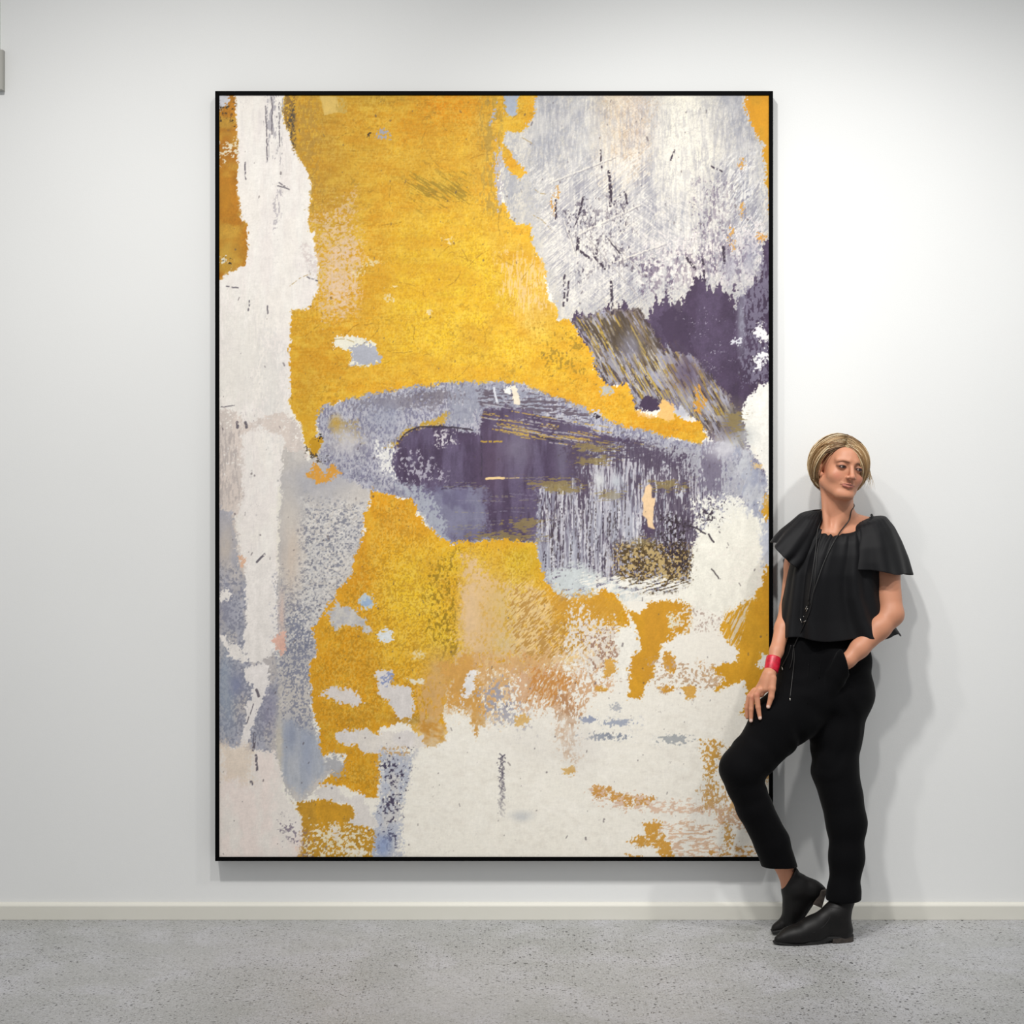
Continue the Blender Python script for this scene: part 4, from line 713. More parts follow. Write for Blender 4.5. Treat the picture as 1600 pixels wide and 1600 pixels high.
    def blend(w, c): 
        w = np.clip(w, 0, 1)[:, None]; C[:] = C*(1-w)+np.array(srgb(*c)[:3])*w
    ax_ = np.abs(x)
    g = lambda u, c, r: np.exp(-((u-c)/r)**2)
    blend(near*.35*g(ax_, .042, .016)*g(z, -.028, .016), (206, 120, 104)); blend(near*.25*g(x, 0, .012)*g(z, -.026, .012), (206, 124, 108))
    lip = near*(y < -.080)*sst(.0300, .0260, ax_)*sst(-.0665, -.0635, z)*sst(-.0455+0*x, -.0485+0*x, z-(-.0)*ax_); lip = np.where(z > -.0545, lip*sst(.0, -.002, z+.0455+ax_*.25), lip)
    blend(lip*.6, (184, 106, 98)); blend(near*(y < -.075)*g(z, -.0545, .0012)*(ax_ < .031)*.95, (96, 46, 42))
    bz = .0245-.10*np.abs(ax_-.030)-np.where(ax_ > .036, (ax_-.036)*.35, 0)
    blend(near*(y < -.05)*g(z, bz, .0030)*sst(.010, .016, ax_)*sst(.052, .042, ax_)*.9, (92, 60, 40))
    ew = ((ax_-.0318)/.0185)**2+((z-.0056)/.0070)**2; blend(near*(y < -.06)*np.exp(-np.clip(ew-.55, 0, 9)*2.4)*.85*(z > -.003), (78, 48, 40)); blend(near*(y < -.06)*np.exp(-np.clip(ew-.4, 0, 9)*7)*.8, (36, 24, 24))
    blend(near*(y < -.05)*.35*g(z, .015, .006)*g(ax_, .033, .014), (128, 84, 70))  # upper lids darkened: shade under the brow put into the skin colour
    for (px, py, d) in ((1200.2, 1104.5, .316), (1187.8, 1122, .311), (1173.5, 1126, .293)):
        c = np.array(P(px, py, d)); q = ((V-c)**2).sum(1)**.5; blend(sst(.0075, .0045, q)*.85, (236, 206, 192))
    kn_ = [(1184, 1086, .308), (1176, 1090, .293)]
    for (px, py, d) in kn_:
        c = np.array(P(px, py, d)); q = ((V-c)**2).sum(1)**.5; blend(sst(.014, .003, q)*.3, (196, 110, 92))
    o = obj('body', V, Q, MSKIN, person, col=C)
    # eyes
    me = mat('eye', rough=.12, spec=.6, attr='Col')
    for s in (-1, 1):
        c = hp(s*.0315, -.0745, .0065); r = .0112*HS; VV, FF, CC = [], [], []; nu, nv = 24, 20
        gz = HR @ Vector((.42, -1, .02)).normalized(); qr = gz.to_track_quat('Z', 'Y')
        for a in range(nv+1):
            for b in range(nu):
                th = PI*a/nv; ph = 2*PI*b/nu; n = Vector((math.sin(th)*math.cos(ph), math.sin(th)*math.sin(ph), math.cos(th))); VV.append(tuple(c+qr @ n*(r*(1.03 if th < .5 else 1))))
                CC.append(srgb(16, 12, 12)[:3] if th < .30 else (srgb(44, 32, 26)[:3] if th < .66 else srgb(158, 140, 132)[:3]))  # pupil, iris, white; the white is dulled to paint in the socket's shade
        for a in range(nv):
            for b in range(nu): FF.append((a*nu+b, (a+1)*nu+b, (a+1)*nu+(b+1) % nu, a*nu+(b+1) % nu))
        tag(obj('eye', VV, FF, me, o, col=CC), 'dark brown eye looking to the picture right')
    return o
body = build_body()

# ---------------------------------------------------------------- hair: short blond bob, cap of strands swept from the parting
def build_hair():
    rnd = random.Random(5); c0 = Vector((0, .014, .012))
    def shell(dv, push=0):
        """hair surface in head coordinates along direction dv"""
        x, y, z = dv.x, dv.y, dv.z
        rx = .101 if z < .35 else .101-.010*(z-.35); ry = .116 if y > 0 else .0985; rz = .109 if z > 0 else .128
        q = 1/math.sqrt((x/rx)**2+(y/ry)**2+(z/rz)**2)
        if z < 0: q *= 1-.10*z*z
        return c0+dv*(q+push)
    def az(phi, el): 
        p = math.radians(phi); e = math.radians(el); return Vector((math.sin(p)*math.cos(e), -math.cos(p)*math.cos(e), math.sin(e)))
    part = [az(-18, 40), az(-16, 56), az(-12, 72), az(0, 88), az(180, 66)]
    tones = [srgb(198, 166, 122), srgb(214, 188, 146), srgb(158, 124, 82), srgb(104, 76, 50), srgb(232, 212, 174), srgb(140, 106, 70)]
    paths, cols = [], []
    def strand(a, b, rad, push0, push1, bulge, tone, flick=0, n=13, lift=0):
        pts, rr = [], []; ang = a.angle(b, 0.01) or .01
        for i in range(n):
            t = i/(n-1); d = (a*math.sin((1-t)*ang)+b*math.sin(t*ang))/math.sin(ang) if ang > .02 else a.lerp(b, t)
            d = (d+Vector((0, 0, lift*math.sin(PI*t)))).normalized()
            p = shell(d, push0*(1-t)+push1*t+bulge*math.sin(PI*t))
            if flick and t > .7: p = p+Vector((flick*(t-.7)*.09, -flick*(t-.7)*.03, 0))
            pts.append(hp(*p)); rr.append(rad*HS*(1.0 if t < .75 else max(.12, (1-t)/.25)))
        paths.append((pts, rr)); cols.append((tone, n))
    def lock(a, b, cnt, tone, push, bulge, lift, tip=.024, root=.07, rad=(.0006, .0012), wave=0, flick=0):
        fr = rnd.random()*6
        for q in range(cnt):
            j = Vector((rnd.gauss(0, 1), rnd.gauss(0, 1), rnd.gauss(0, 1)))
            a_ = (a+j*root*.45).normalized(); b_ = (b+j*tip*.5+Vector((rnd.gauss(0, 1), rnd.gauss(0, 1), rnd.gauss(0, 1)))*tip*.35).normalized()
            tn = tones[tone] if rnd.random() < .85 else tones[rnd.randrange(6)]
            strand(a_, b_, rnd.uniform(*rad), push-.002+rnd.uniform(-.004, .002), push-rnd.uniform(.004, .014), bulge+rnd.uniform(-.003, .003), tn, flick=flick*rnd.random(), lift=lift)
    for i in range(220):
        u = (i//2+rnd.random())/110; k = u*(len(part)-1); j = min(int(k), len(part)-2); a = part[j].lerp(part[j+1], k-j).normalized()
        side = -1 if i % 2 else 1; a = (a+Vector((side*.05, 0, 0))).normalized(); tone = rnd.choice([0, 0, 1, 2, 2, 3, 4, 5, 5]); push = rnd.uniform(-.010, .005)
        if side > 0:                                 # picture right: sweeps over the forehead edge and hangs beside the cheek
            phi = 52+u*105+rnd.uniform(-6, 10)*(.4+u); el = -40-rnd.random()*17-min(6, max(0, phi-60)*.3)
            if rnd.random() < .15: el = rnd.uniform(-24, 0)
            lock(a, az(phi, el), 18, tone, push, rnd.uniform(.000, .006), .34*(1-u)**2)
        else:                                        # picture left: swept back, above and behind the ear
            phi = -(80+u*98+rnd.uniform(-5, 10)); el = -49-rnd.random()*13; lift = .08*(1-u)
            if phi > -112: phi, el, lift = -rnd.uniform(84, 108), rnd.uniform(8, 20), .0
            lock(a, az(phi, el), 18, tone, push, rnd.uniform(.000, .006), lift)
    for i in range(46):                              # crown to nape
        a = (part[4]+Vector((rnd.uniform(-.6, .6), rnd.uniform(-.5, .5), 0))).normalized(); b = az(180+rnd.uniform(-85, 85), -38-rnd.random()*14)
        lock(a, b, 16, rnd.choice([2, 3, 5, 0]), rnd.uniform(-.006, .001), rnd.uniform(0, .005), 0, .06, .12)
    for i in range(5):                               # side lock over the temple, its pale tip before the ear
        a = (part[1]+Vector((-.12, rnd.uniform(-.1, .1), -.05*i))).normalized(); b = az(-76-rnd.random()*8, 12+rnd.random()*6)
        lock(a, b, 16, [4, 0, 3, 1, 3][i], .002-.001*i, .003, [-.04, -.10, -.16, .0, -.20][i], .03, .05)
    for i in range(5):                               # front lock drawn down over the left temple
        lock(part[0], az(-80-2*i, 14+2*i), 16, [3, 5, 2, 0, 5][i], .002, .003, -.03+.03*i, .016, .03)
    for i in range(7):                               # sweep that crosses the forehead to the cheek
        a = (part[0]+Vector((.02*i, 0, .02*i))).normalized(); b = az(46+1.2*i, -30+rnd.uniform(-6, 8))
        lock(a, b, 18, [0, 4, 5, 1, 2, 0, 3][i], .003, .005+.001*(i % 3), .07+.05*i, .026, .05)
    for i in range(6):                               # loose ends flicking out at picture right
        lock(part[2], az(84+i*5, -26-rnd.random()*12), 7, [1, 0, 4][i % 3], .002, .008, .02, .06, .10, flick=2.2)
    for i in range(14):                              # fuller ends behind the jaw
        lock(az(100+4*i, 30), az(78+rnd.uniform(-14, 30), -55-rnd.random()*9), 14, rnd.choice([0, 2, 3, 5]), rnd.uniform(-.012, 0), .004, 0, .03, .10)
    for i in range(4):                               # locks behind the ear curling forward
        lock(az(-112, 35), az(-98+rnd.uniform(-5, 5), -54-rnd.random()*8), 14, [4, 2, 0, 3][i], .0, .004, 0, .03, .05)
    for i in range(60):                              # fly-aways
        a = az(rnd.uniform(60, 300), 45+rnd.random()*40); b = az(rnd.choice([-1, 1])*rnd.uniform(95, 150), rnd.uniform(-40, 10)); strand(a, b, .0005, 0, .002, rnd.uniform(.004, .010), tones[rnd.choice([0, 1, 4])])
    V, F = tube_data(paths, 5); C = []
    for (tone, n) in cols:
        for i in range(n):
            k = rnd.uniform(.94, 1.06)*(.62+.38*min(1, i/(n*.3)))
            C += [tuple(v*k for v in tone[:3])]*5
    # dense cap under the strands
    rows, seg = 26, 64; k0 = len(V)
    def open_face(phi, el): return False
    capv = []
    for r in range(rows+1):
        for s_ in range(seg):
            phi = -180+360*s_/seg
            low = interp([(-180, -46), (-112, -46), (-100, 4), (-85, 14), (-50, 30), (-18, 42), (10, 38), (30, 24), (45, 0), (55, -34), (75, -46), (180, -46)], phi)[0]
            el = 90-(90-low)*r/rows; capv.append(shell(az(phi, el), -.010))
    V += [tuple(hp(*p)) for p in capv]; C += [srgb(96, 70, 42)[:3]]*len(capv)
    for r in range(rows):
        for s_ in range(seg): F.append((k0+r*seg+s_, k0+(r+1)*seg+s_, k0+(r+1)*seg+(s_+1) % seg, k0+r*seg+(s_+1) % seg))
    m = mat('blond_hair', rough=.42, spec=.45, attr='Col')
    return tag(obj('hair', V, F, m, person, col=C), 'short blond bob with darker roots, swept from a side parting')
build_hair()

# ---------------------------------------------------------------- trousers
MTR = mat('black_crepe', srgb(6, 6, 8), .85, spec=.10, sheen=.05, bump=(900, .2, .0004))
def fnoise(V, sc, seed):
    x, y, z = (V/sc).T; return np.sin(x*1.7+seed)*np.sin(y*2.1+seed*2)*np.sin(z*1.3+seed*3+x*.5)
def build_trousers():
    xs = axis_steps([(P(1105, 0, .3).x, P(1378, 0, .2).x, .0034)]); ys = axis_steps([(-.40, -.02, .0034)]); zs = axis_steps([(P(0, 1415, .25).z, P(0, 980, .2).z, .0034)])
    f = Field(xs, ys, zs)
    f.ell(P(1292, 1035, .150), (.148, .105, .13), k=.03); f.ell(P(1298, 1085, .150), (.136, .112, .09), k=.03); f.ell(P(1332, 1074, .12), (.058, .09, .066), k=.03); f.cone(P(1262, 1080, .19), P(1240, 1110, .21), .090, .085, .03); f.cone(P(1250, 1096, .205), P(1211, 1125, .243), .088, .081, .03); f.cone(P(1255, 1005, .165), P(1256, 1080, .19), .082, .086, .03)
    f.chain([(P(1318, 1085, .150), .090), (P(1306, 1150, .170), .079), (P(1305, 1205, .195), .0690), (P(1315, 1245, .21), .0620), (P(1322.5, 1285, .228), .0590), (P(1323, 1340, .247), .0510), (P(1318, 1400, .264), .0480), (P(1317.5, 1430, .270), .0480)], .035)
    f.chain([(P(1278, 1082, .17), .092), (P(1240, 1115, .21), .087), (P(1206, 1148, .240), .079), (P(1160, 1202, .268), .0750)], .022)
    f.chain([(P(1160, 1202, .268), .0750), (P(1163, 1222, .265), .061), (P(1179, 1262, .258), .0570), (P(1206, 1316, .235), .0560), (P(1222, 1366, .215), .0560)], .012)
    # hand in the pocket lifts the cloth; the pocket edge is a clean cut
    a = P(1317.5, 1012, .3); b = P(1327.5, 1047, .3); e = (b-a).normalized(); n = Vector((-e.z, 0, e.x)); n = n if n.x > 0 else -n
    def pocket(X, Y, Z):
        p, q = np.array(P(1322, 1030, .262)), np.array(P(1293, 1080, .242)); ab = q-p; t = np.clip(((X-p[0])*ab[0]+(Y-p[1])*ab[1]+(Z-p[2])*ab[2])/(ab*ab).sum(), 0, 1)
        d = np.sqrt((X-p[0]-ab[0]*t)**2+(Y-p[1]-ab[1]*t)**2+(Z-p[2]-ab[2]*t)**2)-(.037-.003*t); w = -((X-a.x)*n.x+(Z-a.z)*n.z)
        # the cloth tapers into the front of the trousers away from the hand
        return np.maximum(d, -w+0*Y)
    f.put(pocket, (P(1262, 0, .3).x, -.34, P(0, 1112, .3).z), (P(1340, 0, .3).x, -.12, P(0, 995, .3).z), .003)
    # cuffs: cut square, hollow inside
    def cut(ax, nn, lo, hi): f.put(lambda X, Y, Z: (X-ax[0])*nn[0]+(Y-ax[1])*nn[1]+(Z-ax[2])*nn[2], lo, hi, .001, inter=True, pad=0)
    c1 = P(1317, 1406, .264); n1 = Vector((0, 0, -1)); cut(c1, n1, (c1.x-.085, -.4, c1.z-.06), (c1.x+.1, -.1, c1.z+.06))
    c2 = P(1218, 1354, .218); n2 = Vector((-.02, -.05, -1)).normalized(); cut(c2, n2, (c2.x-.10, -.35, c2.z-.12), (c2.x+.075, -.05, c2.z+.06))
    f.cone(P(1319, 1385, .262), P(1317, 1440, .27), .044, .046, .002, True); f.cone(P(1214.5, 1343, .2245), P(1224, 1374, .2120), .0460, .0475, .002, True)
    V, Q = f.mesh(); V = relax(V, Q, 3, .5)
    # cloth folds
    nrm = np.zeros_like(V); fn = np.cross(V[Q[:, 2]]-V[Q[:, 0]], V[Q[:, 3]]-V[Q[:, 1]])
    for k in range(4): np.add.at(nrm, Q[:, k], fn)
    nrm /= np.linalg.norm(nrm, axis=1)[:, None]+1e-9
    K = np.array(P(1160, 1202, .268)); cr = np.array(P(1262, 1130, .22)); dK = np.linalg.norm(V-K, axis=1); dC = np.linalg.norm(V-cr, axis=1)
    d = .0022*np.sin(dC/.0085+3*fnoise(V, .06, 1))*np.exp(-((dC-.10)/.075)**2)+.0016*np.sin(dK/.007+2*fnoise(V, .04, 2))*np.exp(-((dK-.08)/.04)**2)
    d += .0008*fnoise(V, .05, 3)+.0005*np.sin(V[:, 2]/.010+3*fnoise(V, .05, 5))*np.exp(-((V[:, 2]-.17)/.09)**2)
    V = V+nrm*d[:, None]
    o = obj('trousers', V, Q, MTR, person); tag(o, 'black cropped trousers'); return o
trousers = build_trousers()

# ---------------------------------------------------------------- blouse
MBL = mat('black_cotton', srgb(13, 13, 16), .62, spec=.22, sheen=.03, bump=(1100, .25, .0003))
def loft(name, rings, m, parent, thick=.0025, closed=True, cap=False):
    V = [tuple(v) for r in rings for v in r]; n = len(rings[0]); F = []
    for i in range(len(rings)-1):
        for j in range(n if closed else n-1): F.append((i*n+j, (i+1)*n+j, (i+1)*n+(j+1) % n, i*n+(j+1) % n))
    o = obj(name, V, F, m, parent)
    s = o.modifiers.new('cloth', 'SOLIDIFY'); s.thickness = thick; s.offset = -1
    b = o.modifiers.new('smooth', 'SUBSURF'); b.levels = 1; b.render_levels = 1
    return o, V, F
def build_blouse():
    # t, left px, right px, front y, back y(px at centre), centre depth, half depth
    tab = [(0, 1269, 1362, 835, 806, .150, .074), (.05, 1265, 1366, 839, 809, .150, .084), (.14, 1254, 1372, 849, 816, .148, .100), (.26, 1241, 1378, 869, 838, .146, .115), (.42, 1232, 1376, 900, 880, .148, .123),
           (.62, 1225, 1379, 935, 925, .150, .122), (.82, 1217, 1392, 970, 966, .150, .120), (1, 1211, 1408, 1001, 996, .150, .122)]
    n = 144; rings = []; R = 46
    for i in range(R+1):
        t = i/R; L_, R_, yf, yb, dc, hd = interp(tab, t); ring = []
        for j in range(n):
            q = 2*PI*j/n; cx = (L_+R_)/2; hw = (R_-L_)/2; c_, s_ = math.cos(q), math.sin(q)
            e = .86; X = math.copysign(abs(c_)**e, c_); Y = math.copysign(abs(s_)**e, s_)          # s_>0: front
            yy = (yf+yb)/2+(yf-yb)/2*s_
            if t < .2: yy += (1-t/.2)*(-16*max(0, c_)*max(0, min(1, s_*3+1.2))+8*min(0, c_))*(abs(c_))
            fr = max(0, s_); g = math.exp(-t*4.5)
            fold = g*(.0052*math.cos(q*30+math.sin(q*7))+.0025*math.cos(q*47))*(.35+.65*fr)
            fold += min(1, t*2.2)*(.0085*math.cos(q*9+1.2+t*1.8)+.0065*math.cos(q*15+t*2.6)+.0060*math.sin(q*5-t*3))*(.4+.6*fr)
            fold += .010*min(1, t*1.5)*math.exp(-((q-1.95)/.16)**2)-.008*min(1, t*1.5)*math.exp(-((q-1.62)/.10)**2)
            k = FPX/(CAM_D-dc); fo = fold*k
            dpt = dc+(hd+fold)*Y; px = cx+(hw+fo*.5)*X
            yh = 0
            if t > .9: yh = (t-.9)/.1*(2.5*math.cos(q*7+.5)+(-9 if False else 0)+ -7*max(0, -c_)**2 - 6*max(0, c_)**2)
            ring.append(P(px, yy+yh, dpt))
        rings.append(ring)
    o, V, F = loft('blouse', rings, MBL, person); tag(o, 'loose black blouse with a gathered neckline')
    tree = BVHTree.FromPolygons([Vector(v) for v in V], F); global NECK; NECK = rings[0]
    # flutter sleeves
    def sleeve(tab, n=96, R=26, ph=0, fl=7, lab=''):
        rings = []
        for i in range(R+1):
            t = i/R; L_, R_, yl, yr, dc, hd, sag = interp(tab, t); ring = []
            for j in range(n):
                q = 2*PI*j/n; c_, s_ = math.cos(q), math.sin(q); fold = (t**1.2)*(.0085*math.cos(q*fl+ph)+.0050*math.cos(q*(fl+4)+ph*2))+.0012*math.exp(-t*5)*math.cos(q*22)
                px = (L_+R_)/2+((R_-L_)/2+fold*470)*c_; y = (yl+yr)/2+(yr-yl)/2*c_+sag*(s_ if s_ > 0 else s_*.6)
                y += t*t*1.6*math.cos(q*fl+ph+1)
                ring.append(P(px, y, dc+(hd+fold)*s_))
            rings.append(ring)
        s, _, _ = loft('sleeve', rings, MBL, o); return s, _, __import__('builtins').list(range(0))
    # t, left, right, y at left, y at right, depth centre, half depth, front sag
    sleeve([(0, 1336, 1362, 816, 808, .150, .006, 1), (.10, 1330, 1382, 824, 806, .148, .062, 3), (.28, 1326, 1396, 838, 824, .145, .090, 4), (.5, 1319, 1406, 854, 846, .143, .112, 6), (.75, 1312, 1415, 872, 872, .142, .126, 8), (1, 1309, 1421, 884, 898, .140, .134, 2)], ph=.6, fl=5)
    sleeve([(0, 1270, 1288, 798, 796, .150, .006, 1), (.10, 1252, 1286, 802, 812, .148, .062, 4), (.3, 1236, 1281, 816, 838, .146, .086, 4), (.55, 1221, 1271, 828, 860, .146, .100, 6), (.8, 1213, 1260, 837, 880, .146, .110, 6), (1, 1207, 1248, 846, 893, .146, .116, 4)], ph=2.1, fl=5)
    return o, tree
blouse, BT = build_blouse()
CAMP = Vector((0, -CAM_D, CAM_H))
def on(tree, px, py, off=.003, d0=.28):
    r = (P(px, py, .3)-CAMP).normalized(); h = tree.ray_cast(CAMP, r)
    return (h[0] if h[0] else P(px, py, d0))-r*off
def tree_of(*obs):
    V, F = [], []
    for o in obs:
        k = len(V); dg = bpy.context.evaluated_depsgraph_get(); e = o.evaluated_get(dg); me = e.to_mesh()
        V += [e.matrix_world @ v.co for v in me.vertices]; F += [tuple(i+k for i in p.vertices) for p in me.polygons]; e.to_mesh_clear()
    return BVHTree.FromPolygons(V, F)
bpy.context.view_layer.update()
TB = tree_of(blouse, *blouse.children, body, trousers)
MCORD = mat('black_cord', srgb(16, 14, 14), .5, bump=(900, .3, .0005)); MSIL = mat('silver', srgb(200, 196, 190), .25, metal=1)
def skin_pt(q):                                 # nearest point of the figure, a cord's width off its surface
    h = TB.find_nearest(q); return h[0]+(q-h[0]).normalized()*.0022 if (q-h[0]).dot(h[1]) > 0 else h[0]+h[1].normalized()*.0022
def cord(name, pts, r, m, parent, tree=TB, off=.003):
    p = smooth_path([skin_pt(q) if isinstance(q, Vector) else on(tree, q[0], q[1], off) for q in pts], 5); V, F = tube_data([(p, r)], 6); return obj(name, V, F, m, parent)
# neckline drawstring, rolled edge
V, F = tube_data([(NECK+NECK[:1], .0030)], 6); obj('neckline_drawstring', V, F, MBL, blouse)
dr = cord('hanging_drawstring', [(1284, 834), (1279, 850), (1276, 872), (1274, 900), (1270, 930), (1264, 958), (1252, 985), (1240, 1012), (1238, 1030), (1234, 1045)], .0016, MCORD, blouse, off=.004)
# necklace
nk = bpy.data.objects.new('necklace', None); COL.objects.link(nk); nk.parent = person; nk.location = (0, 0, 0); nk.matrix_parent_inverse = Matrix.Translation(-person.location)
nk['label'] = 'long black cord necklace with small silver bars'
cord('cord', [P(1331, 781, .120), P(1337, 789, .160), P(1334, 799, .205), (1327, 812), (1318, 824), (1312, 832), (1300, 852), (1287, 880), (1278, 905), (1270, 928), (1266, 944)], .0019, MCORD, nk, off=.0045)
cord('cord', [P(1291, 790, .125), P(1287.5, 799, .165), (1284, 811), (1280, 821), (1277, 831), (1275, 855), (1271, 885), (1267, 912), (1264, 930), (1263, 946)], .0019, MCORD, nk, off=.0045)
for (a, b) in (((1261, 947), (1257, 955)), ((1262, 950), (1259, 957)), ((1250, 966), (1253, 973)), ((1253, 973), (1259, 970)), ((1255, 962), (1256, 964))):
    pa_, pb_ = on(TB, *a, .006), on(TB, *b, .006); V, F = tube_data([([pa_, pb_], .0013)], 6); obj('silver_bar', V, F, MSIL, nk)
for (a, b) in (((1222, 1042), (1223, 1047)), ((1234.5, 1090), (1234.5, 1095))):
    pa_, pb_ = on(TB, *a, .004), on(TB, *b, .004); V, F = tube_data([([pa_, pb_], .0017)], 6); obj('drawstring_tip', V, F, MSIL, trousers)
cord('waist_drawstring', [(1236, 1008), (1232, 1022), (1226, 1034), (1222, 1042)], .0017, MCORD, trousers); cord('waist_drawstring', [(1240, 1008), (1241, 1030), (1238, 1060), (1234.5, 1090)], .0017, MCORD, trousers)
TRT = tree_of(trousers); cord('pocket_edge', [(1316, 1006), (1320, 1018), (1324, 1032), (1328, 1046), (1329, 1052)], .0018, MTR, trousers, TRT, .0005)
cord('front_pleat', [(1268, 1006), (1264, 1035), (1262, 1070), (1262, 1100)], .0018, MTR, trousers, off=0); cord('front_pleat', [(1285, 1006), (1282, 1035), (1280, 1060)], .0018, MTR, trousers, off=0)
# bracelet: wide red cuff
def build_bracelet():
    a = P(1209, 1027, .252); b = P(1204.5, 1050, .272); ax = (b-a).normalized(); u = ax.cross(Vector((0, 1, 0))).normalized(); v = ax.cross(u); n = 40; rings = []
    for i in range(9):
        t = i/8; c = a.lerp(b, t); bul = .0012*math.sin(PI*t); rings.append([c+u*((.0208-.0012*t+bul)*math.cos(2*PI*j/n))+v*((.0212-.001*t+bul)*math.sin(2*PI*j/n)) for j in range(n)])
    o, _, _ = loft('bracelet', rings, mat('red_leather', srgb(204, 22, 52), .38, spec=.5, mix=(srgb(176, 14, 40), 60, .45, .6), bump=(300, .3, .0006)), person, .0026); tag(o, 'wide red leather cuff bracelet')
    for t in (.06, .94):
        c = a.lerp(b, t); p = [c+u*(.0222*math.cos(2*PI*j/32))+v*(.0226*math.sin(2*PI*j/32)) for j in range(33)]; V, F = tube_data([(p, .0009)], 5); obj('stitched_edge', V, F, mat('dark_red_edge', srgb(130, 10, 30), .5), o)
build_bracelet()

# ---------------------------------------------------------------- ankle boots
MBT = mat('black_leather', srgb(9, 8, 8), .50, spec=.30, mix=(srgb(15, 12, 12), 30, .4, .7), bump=(500, .25, .0005))
MSO = mat('black_rubber_sole', srgb(18, 17, 17), .7); MHL = mat('stacked_leather_heel', srgb(62, 54, 48), .6, mix=(srgb(46, 40, 36), 80, .4, .6))
def build_boot(flat):
    name = 'ankle_boot'
    if flat:
        heel = P(1316, 0, .275); toe = P(1212, 0, .325); heel.z = toe.z = 0
        fx = (toe-heel).normalized(); L = (toe-heel).length; up = Vector((0, 0, 1)); O_ = heel
    else:
        heel = P(1281, 1393, .198); ball = P(1238, 1450, .195); toe = P(1210, 1456, .192); O_ = heel; L = .225
    e = bpy.data.objects.new(name, None); COL.objects.link(e); e.parent = person; e.matrix_parent_inverse = Matrix.Translation(-person.location); 
    lo = Vector((P(1195, 0, .3).x, -.40, 0)); hi = Vector((P(1345, 0, .2).x, -.10, P(0, 1340, .2).z))
    f = Field(axis_steps([(lo.x, hi.x, .0024)]), axis_steps([(lo.y, hi.y, .0024)]), axis_steps([(lo.z-.01, hi.z, .0024)]))
    if flat:
        sd = Vector((-fx.y, fx.x, 0))                       # sideways
        A = lambda s, w, z: heel+fx*s+sd*w+Vector((0, 0, z))
        f.cone(A(.001, 0, .034), A(.012, 0, .085), .0340, .0345, .02); f.cone(A(.015, 0, .085), P(1317, 1406, .266), .0355, .0385, .02)      # heel and shaft
        f.cone(A(.010, 0, .036), A(.100, 0, .040), .0340, .0300, .02); f.cone(A(.040, 0, .085), A(.115, 0, .048), .0300, .0270, .03)
        f.cone(A(.100, .002, .036), A(.165, .004, .026), .0330, .0290, .03); f.cone(A(.165, .004, .025), A(.219, .002, .015), .0265, .0125, .02); f.cone(A(.150, .012, .026), A(.200, .006, .018), .0250, .0160, .02)
        f.cone(A(.130, -.012, .030), A(.185, -.008, .026), .024, .020, .02)
        f.put(lambda X, Y, Z: .0095+0*X+0*Y-Z, lo-Vector((0, 0, .05)), (hi.x, hi.y, .09), .001, inter=True, pad=0)
        top = P(1317, 1406, .262); f.put(lambda X, Y, Z: Z-(top.z+.010)+0*X+0*Y, (lo.x, lo.y, top.z-.02), hi, .001, inter=True, pad=0)
        f.cone(P(1317, 1400, .265)+Vector((0, 0, -.01)), P(1317, 1390, .265)+Vector((0, 0, .03)), .0335, .0345, .002, True)
        f.ell(P(1304, 1405, .318), (.022, .03, .014), k=.003, sub=True)            # dip at the front of the opening
    else:
        c = lambda x, y, d: P(x, y, d)
        f.cone(c(1235, 1366, .212), c(1243, 1388, .204), .0290, .0310, .02); f.cone(c(1243, 1386, .204), c(1270, 1389, .200), .0310, .0285, .02); f.cone(c(1265, 1388, .2), c(1279, 1392, .2), .026, .022, .01); f.cone(c(1250, 1380, .203), c(1271, 1394, .200), .028, .026, .02)
        f.cone(c(1246, 1392, .202), c(1240, 1418, .198), .0330, .0310, .02); f.cone(c(1262, 1396, .200), c(1244, 1425, .197), .0280, .0290, .02); f.cone(c(1240, 1418, .198), c(1236, 1435, .195), .0305, .0265, .02)
        f.cone(c(1236, 1436, .195), c(1217, 1448, .192), .0235, .0160, .02); f.cone(c(1222, 1446, .200), c(1212, 1451, .198), .0150, .0110, .01); f.cone(c(1222, 1446, .188), c(1211, 1451, .190), .0150, .0110, .01); f.cone(c(1232, 1438, .182), c(1216, 1449, .186), .020, .013, .01)
        f.put(lambda X, Y, Z: .005+0*X+0*Y-Z, (lo.x, lo.y, -.05), (hi.x, hi.y, .05), .001, inter=True, pad=0)
        # opening cut along the slanted top line
        f.cone(c(1238, 1392, .200), c(1240, 1404, .199), .0345, .032, .02); a = c(1242.5, 1352, .2); b = c(1221, 1388, .2); ev = (b-a).normalized(); nn = Vector((ev.z, 0, -ev.x)); nn = nn if nn.x < 0 else -nn
        f.put(lambda X, Y, Z: (X-a.x)*nn.x+(Z-a.z)*nn.z+0*Y, (lo.x, lo.y, c(0, 1389, .2).z), hi, .001, inter=True, pad=0)
        f.put(lambda X, Y, Z: Z-c(0, 1349, .2).z+0*X+0*Y, (lo.x, lo.y, c(0, 1360, .2).z), hi, .001, inter=True, pad=0)
        # sole plane
        a2 = c(1287, 1383, .2); b2 = c(1246, 1446, .2); e2 = (b2-a2).normalized(); n2 = Vector((-e2.z, 0, e2.x)); n2 = n2 if n2.x > 0 else -n2
        f.put(lambda X, Y, Z: (X-a2.x)*n2.x+(Z-a2.z)*n2.z+0*Y-.002, (c(1244, 0, .2).x, lo.y, c(0, 1440, .2).z), hi, .001, inter=True, pad=0)
    V, Q = f.mesh(); V = relax(V, Q, 2, .5)
    up_ = obj('upper', V, Q, MBT, e)
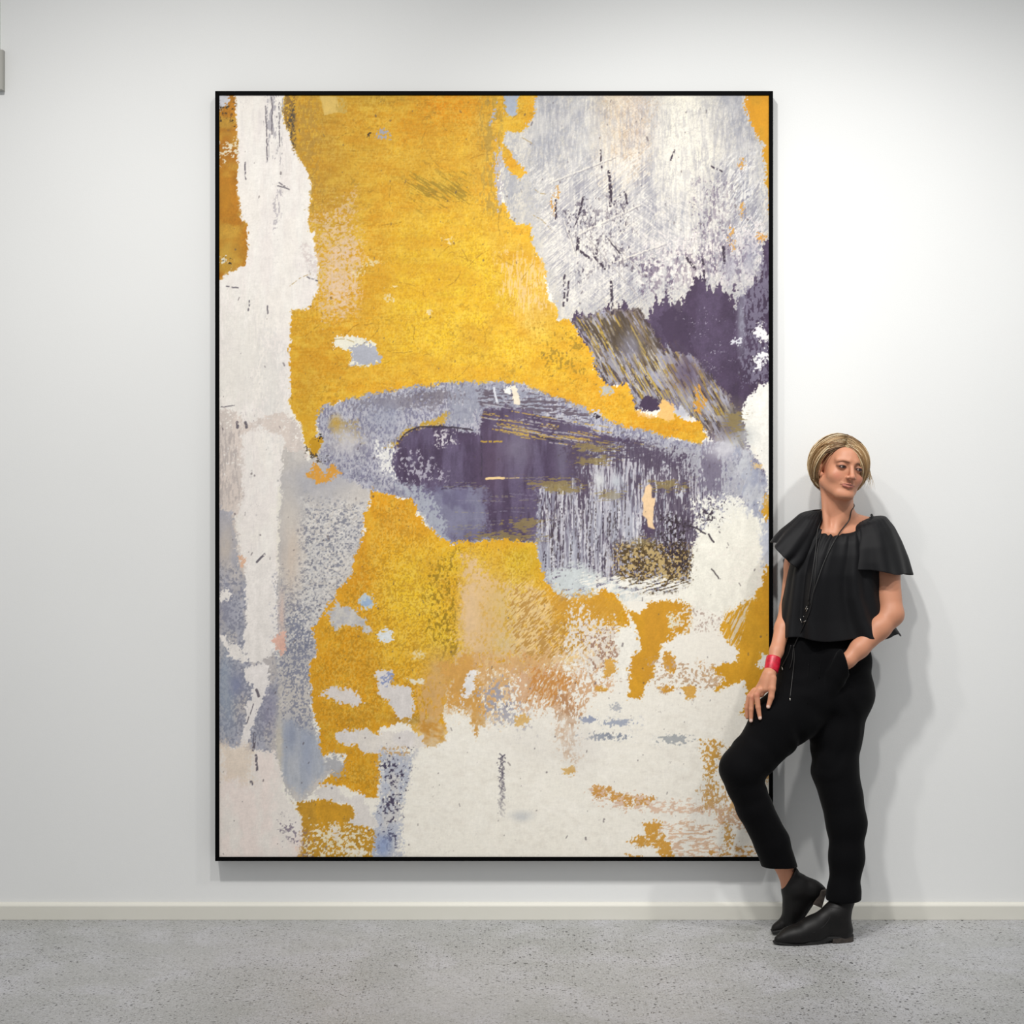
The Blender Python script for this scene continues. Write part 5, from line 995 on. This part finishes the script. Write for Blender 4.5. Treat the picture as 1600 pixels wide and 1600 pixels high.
    # sole and heel block as swept outlines
    if flat:
        def outline(s): # half widths left/right along the foot
            w = interp([(-.034, .012, .012), (-.030, .022, .022), (-.015, .031, .031), (.02, .034, .034), (.07, .030, .029), (.12, .034, .036), (.16, .034, .036), (.195, .026, .030), (.220, .017, .020), (.234, .004, .008)], s); return w
        ss = [-.034, -.032, -.026, -.015, 0, .02, .045, .07, .095, .12, .14, .16, .18, .195, .207, .217, .226, .231, .234]
        pts = [(s, outline(s)[0]) for s in ss]+[(s, -outline(s)[1]) for s in reversed(ss)]
        def lift(s): return 0.004*max(0, (s-.17)/.055)**1.5
        def slab(pp, z0, z1, m, nm):
            n = len(pp); vv = [tuple(A(s, w, z0(s))) for s, w in pp]+[tuple(A(s, w, z1(s))) for s, w in pp]
            ff = [tuple(range(n))[::-1], tuple(range(n, 2*n))]+[(i, (i+1) % n, n+(i+1) % n, n+i) for i in range(n)]
            o = obj(nm, vv, ff, m, e, smooth=False); bevel(o, .0015); return o
        half = lambda pp, z0, z1, m, nm: slab(pp, z0, z1, m, nm)
        arch = lambda s: .0005+lift(s)+(.016*max(0, min(1, (.085-s)/.045)) if s < .085 else 0)
        half(pts, arch, lambda s: arch(s)+.007 if s > .085 else .0215, MSO, 'sole')
        hp_ = [(s, w) for s, w in pts if s <= .045]; half(hp_, lambda s: .0003, lambda s: .0175, MHL, 'heel_block')
    else:
        d0, d1 = .232, .166
        # sole follows heel to ball to toe; heel block below the heel
        prof = [(1288, 1385), (1279, 1398), (1266, 1417), (1254, 1435), (1246, 1446), (1238, 1452), (1222, 1456), (1206, 1457.5), (1205, 1454), (1218, 1451), (1234, 1447), (1243, 1441), (1252, 1429), (1263, 1411), (1275, 1393), (1283, 1383)]
        def ext(pr, da, db, m, nm):
            n = len(pr); v = []
            for d in (da, db):
                for x, y in pr:
                    q = P(x, y, .199); q.y = -d; q.z = max(q.z, .0006); v.append(tuple(q))
            ff = [tuple(range(n)), tuple(range(n, 2*n))[::-1]]+[(i, n+i, n+(i+1) % n, (i+1) % n) for i in range(n)]
            o = obj(nm, v, ff, m, e, smooth=False); bevel(o, .002); return o
        ext(prof, .218, .176, MSO, 'sole'); ext([(1290, 1387), (1282, 1416), (1268, 1410), (1281, 1388)], .228, .172, MHL, 'heel_block')
    # pull tab and side seam
    if flat:
        TT = tree_of(up_); cord('side_seam', [(1300, 1420), (1296, 1435), (1286, 1448), (1270, 1458)], .0009, MSO, e, TT, .0004); cord('top_binding', [(1290, 1416), (1300, 1418), (1312, 1419)], .0010, MSO, e, TT, .0004)
    else:
        TT = tree_of(up_); cord('top_binding', [(1243, 1354), (1236, 1365), (1229, 1376), (1222, 1387)], .0012, MSO, e, TT, .0006)
    tag(e, 'black leather ankle boot standing flat on the floor' if flat else 'black leather ankle boot crossed behind, resting on its toe'); return e
build_boot(True); build_boot(False)
tag(person, 'woman with blond bob in black blouse and trousers, leaning on the wall beside the painting', 'person')
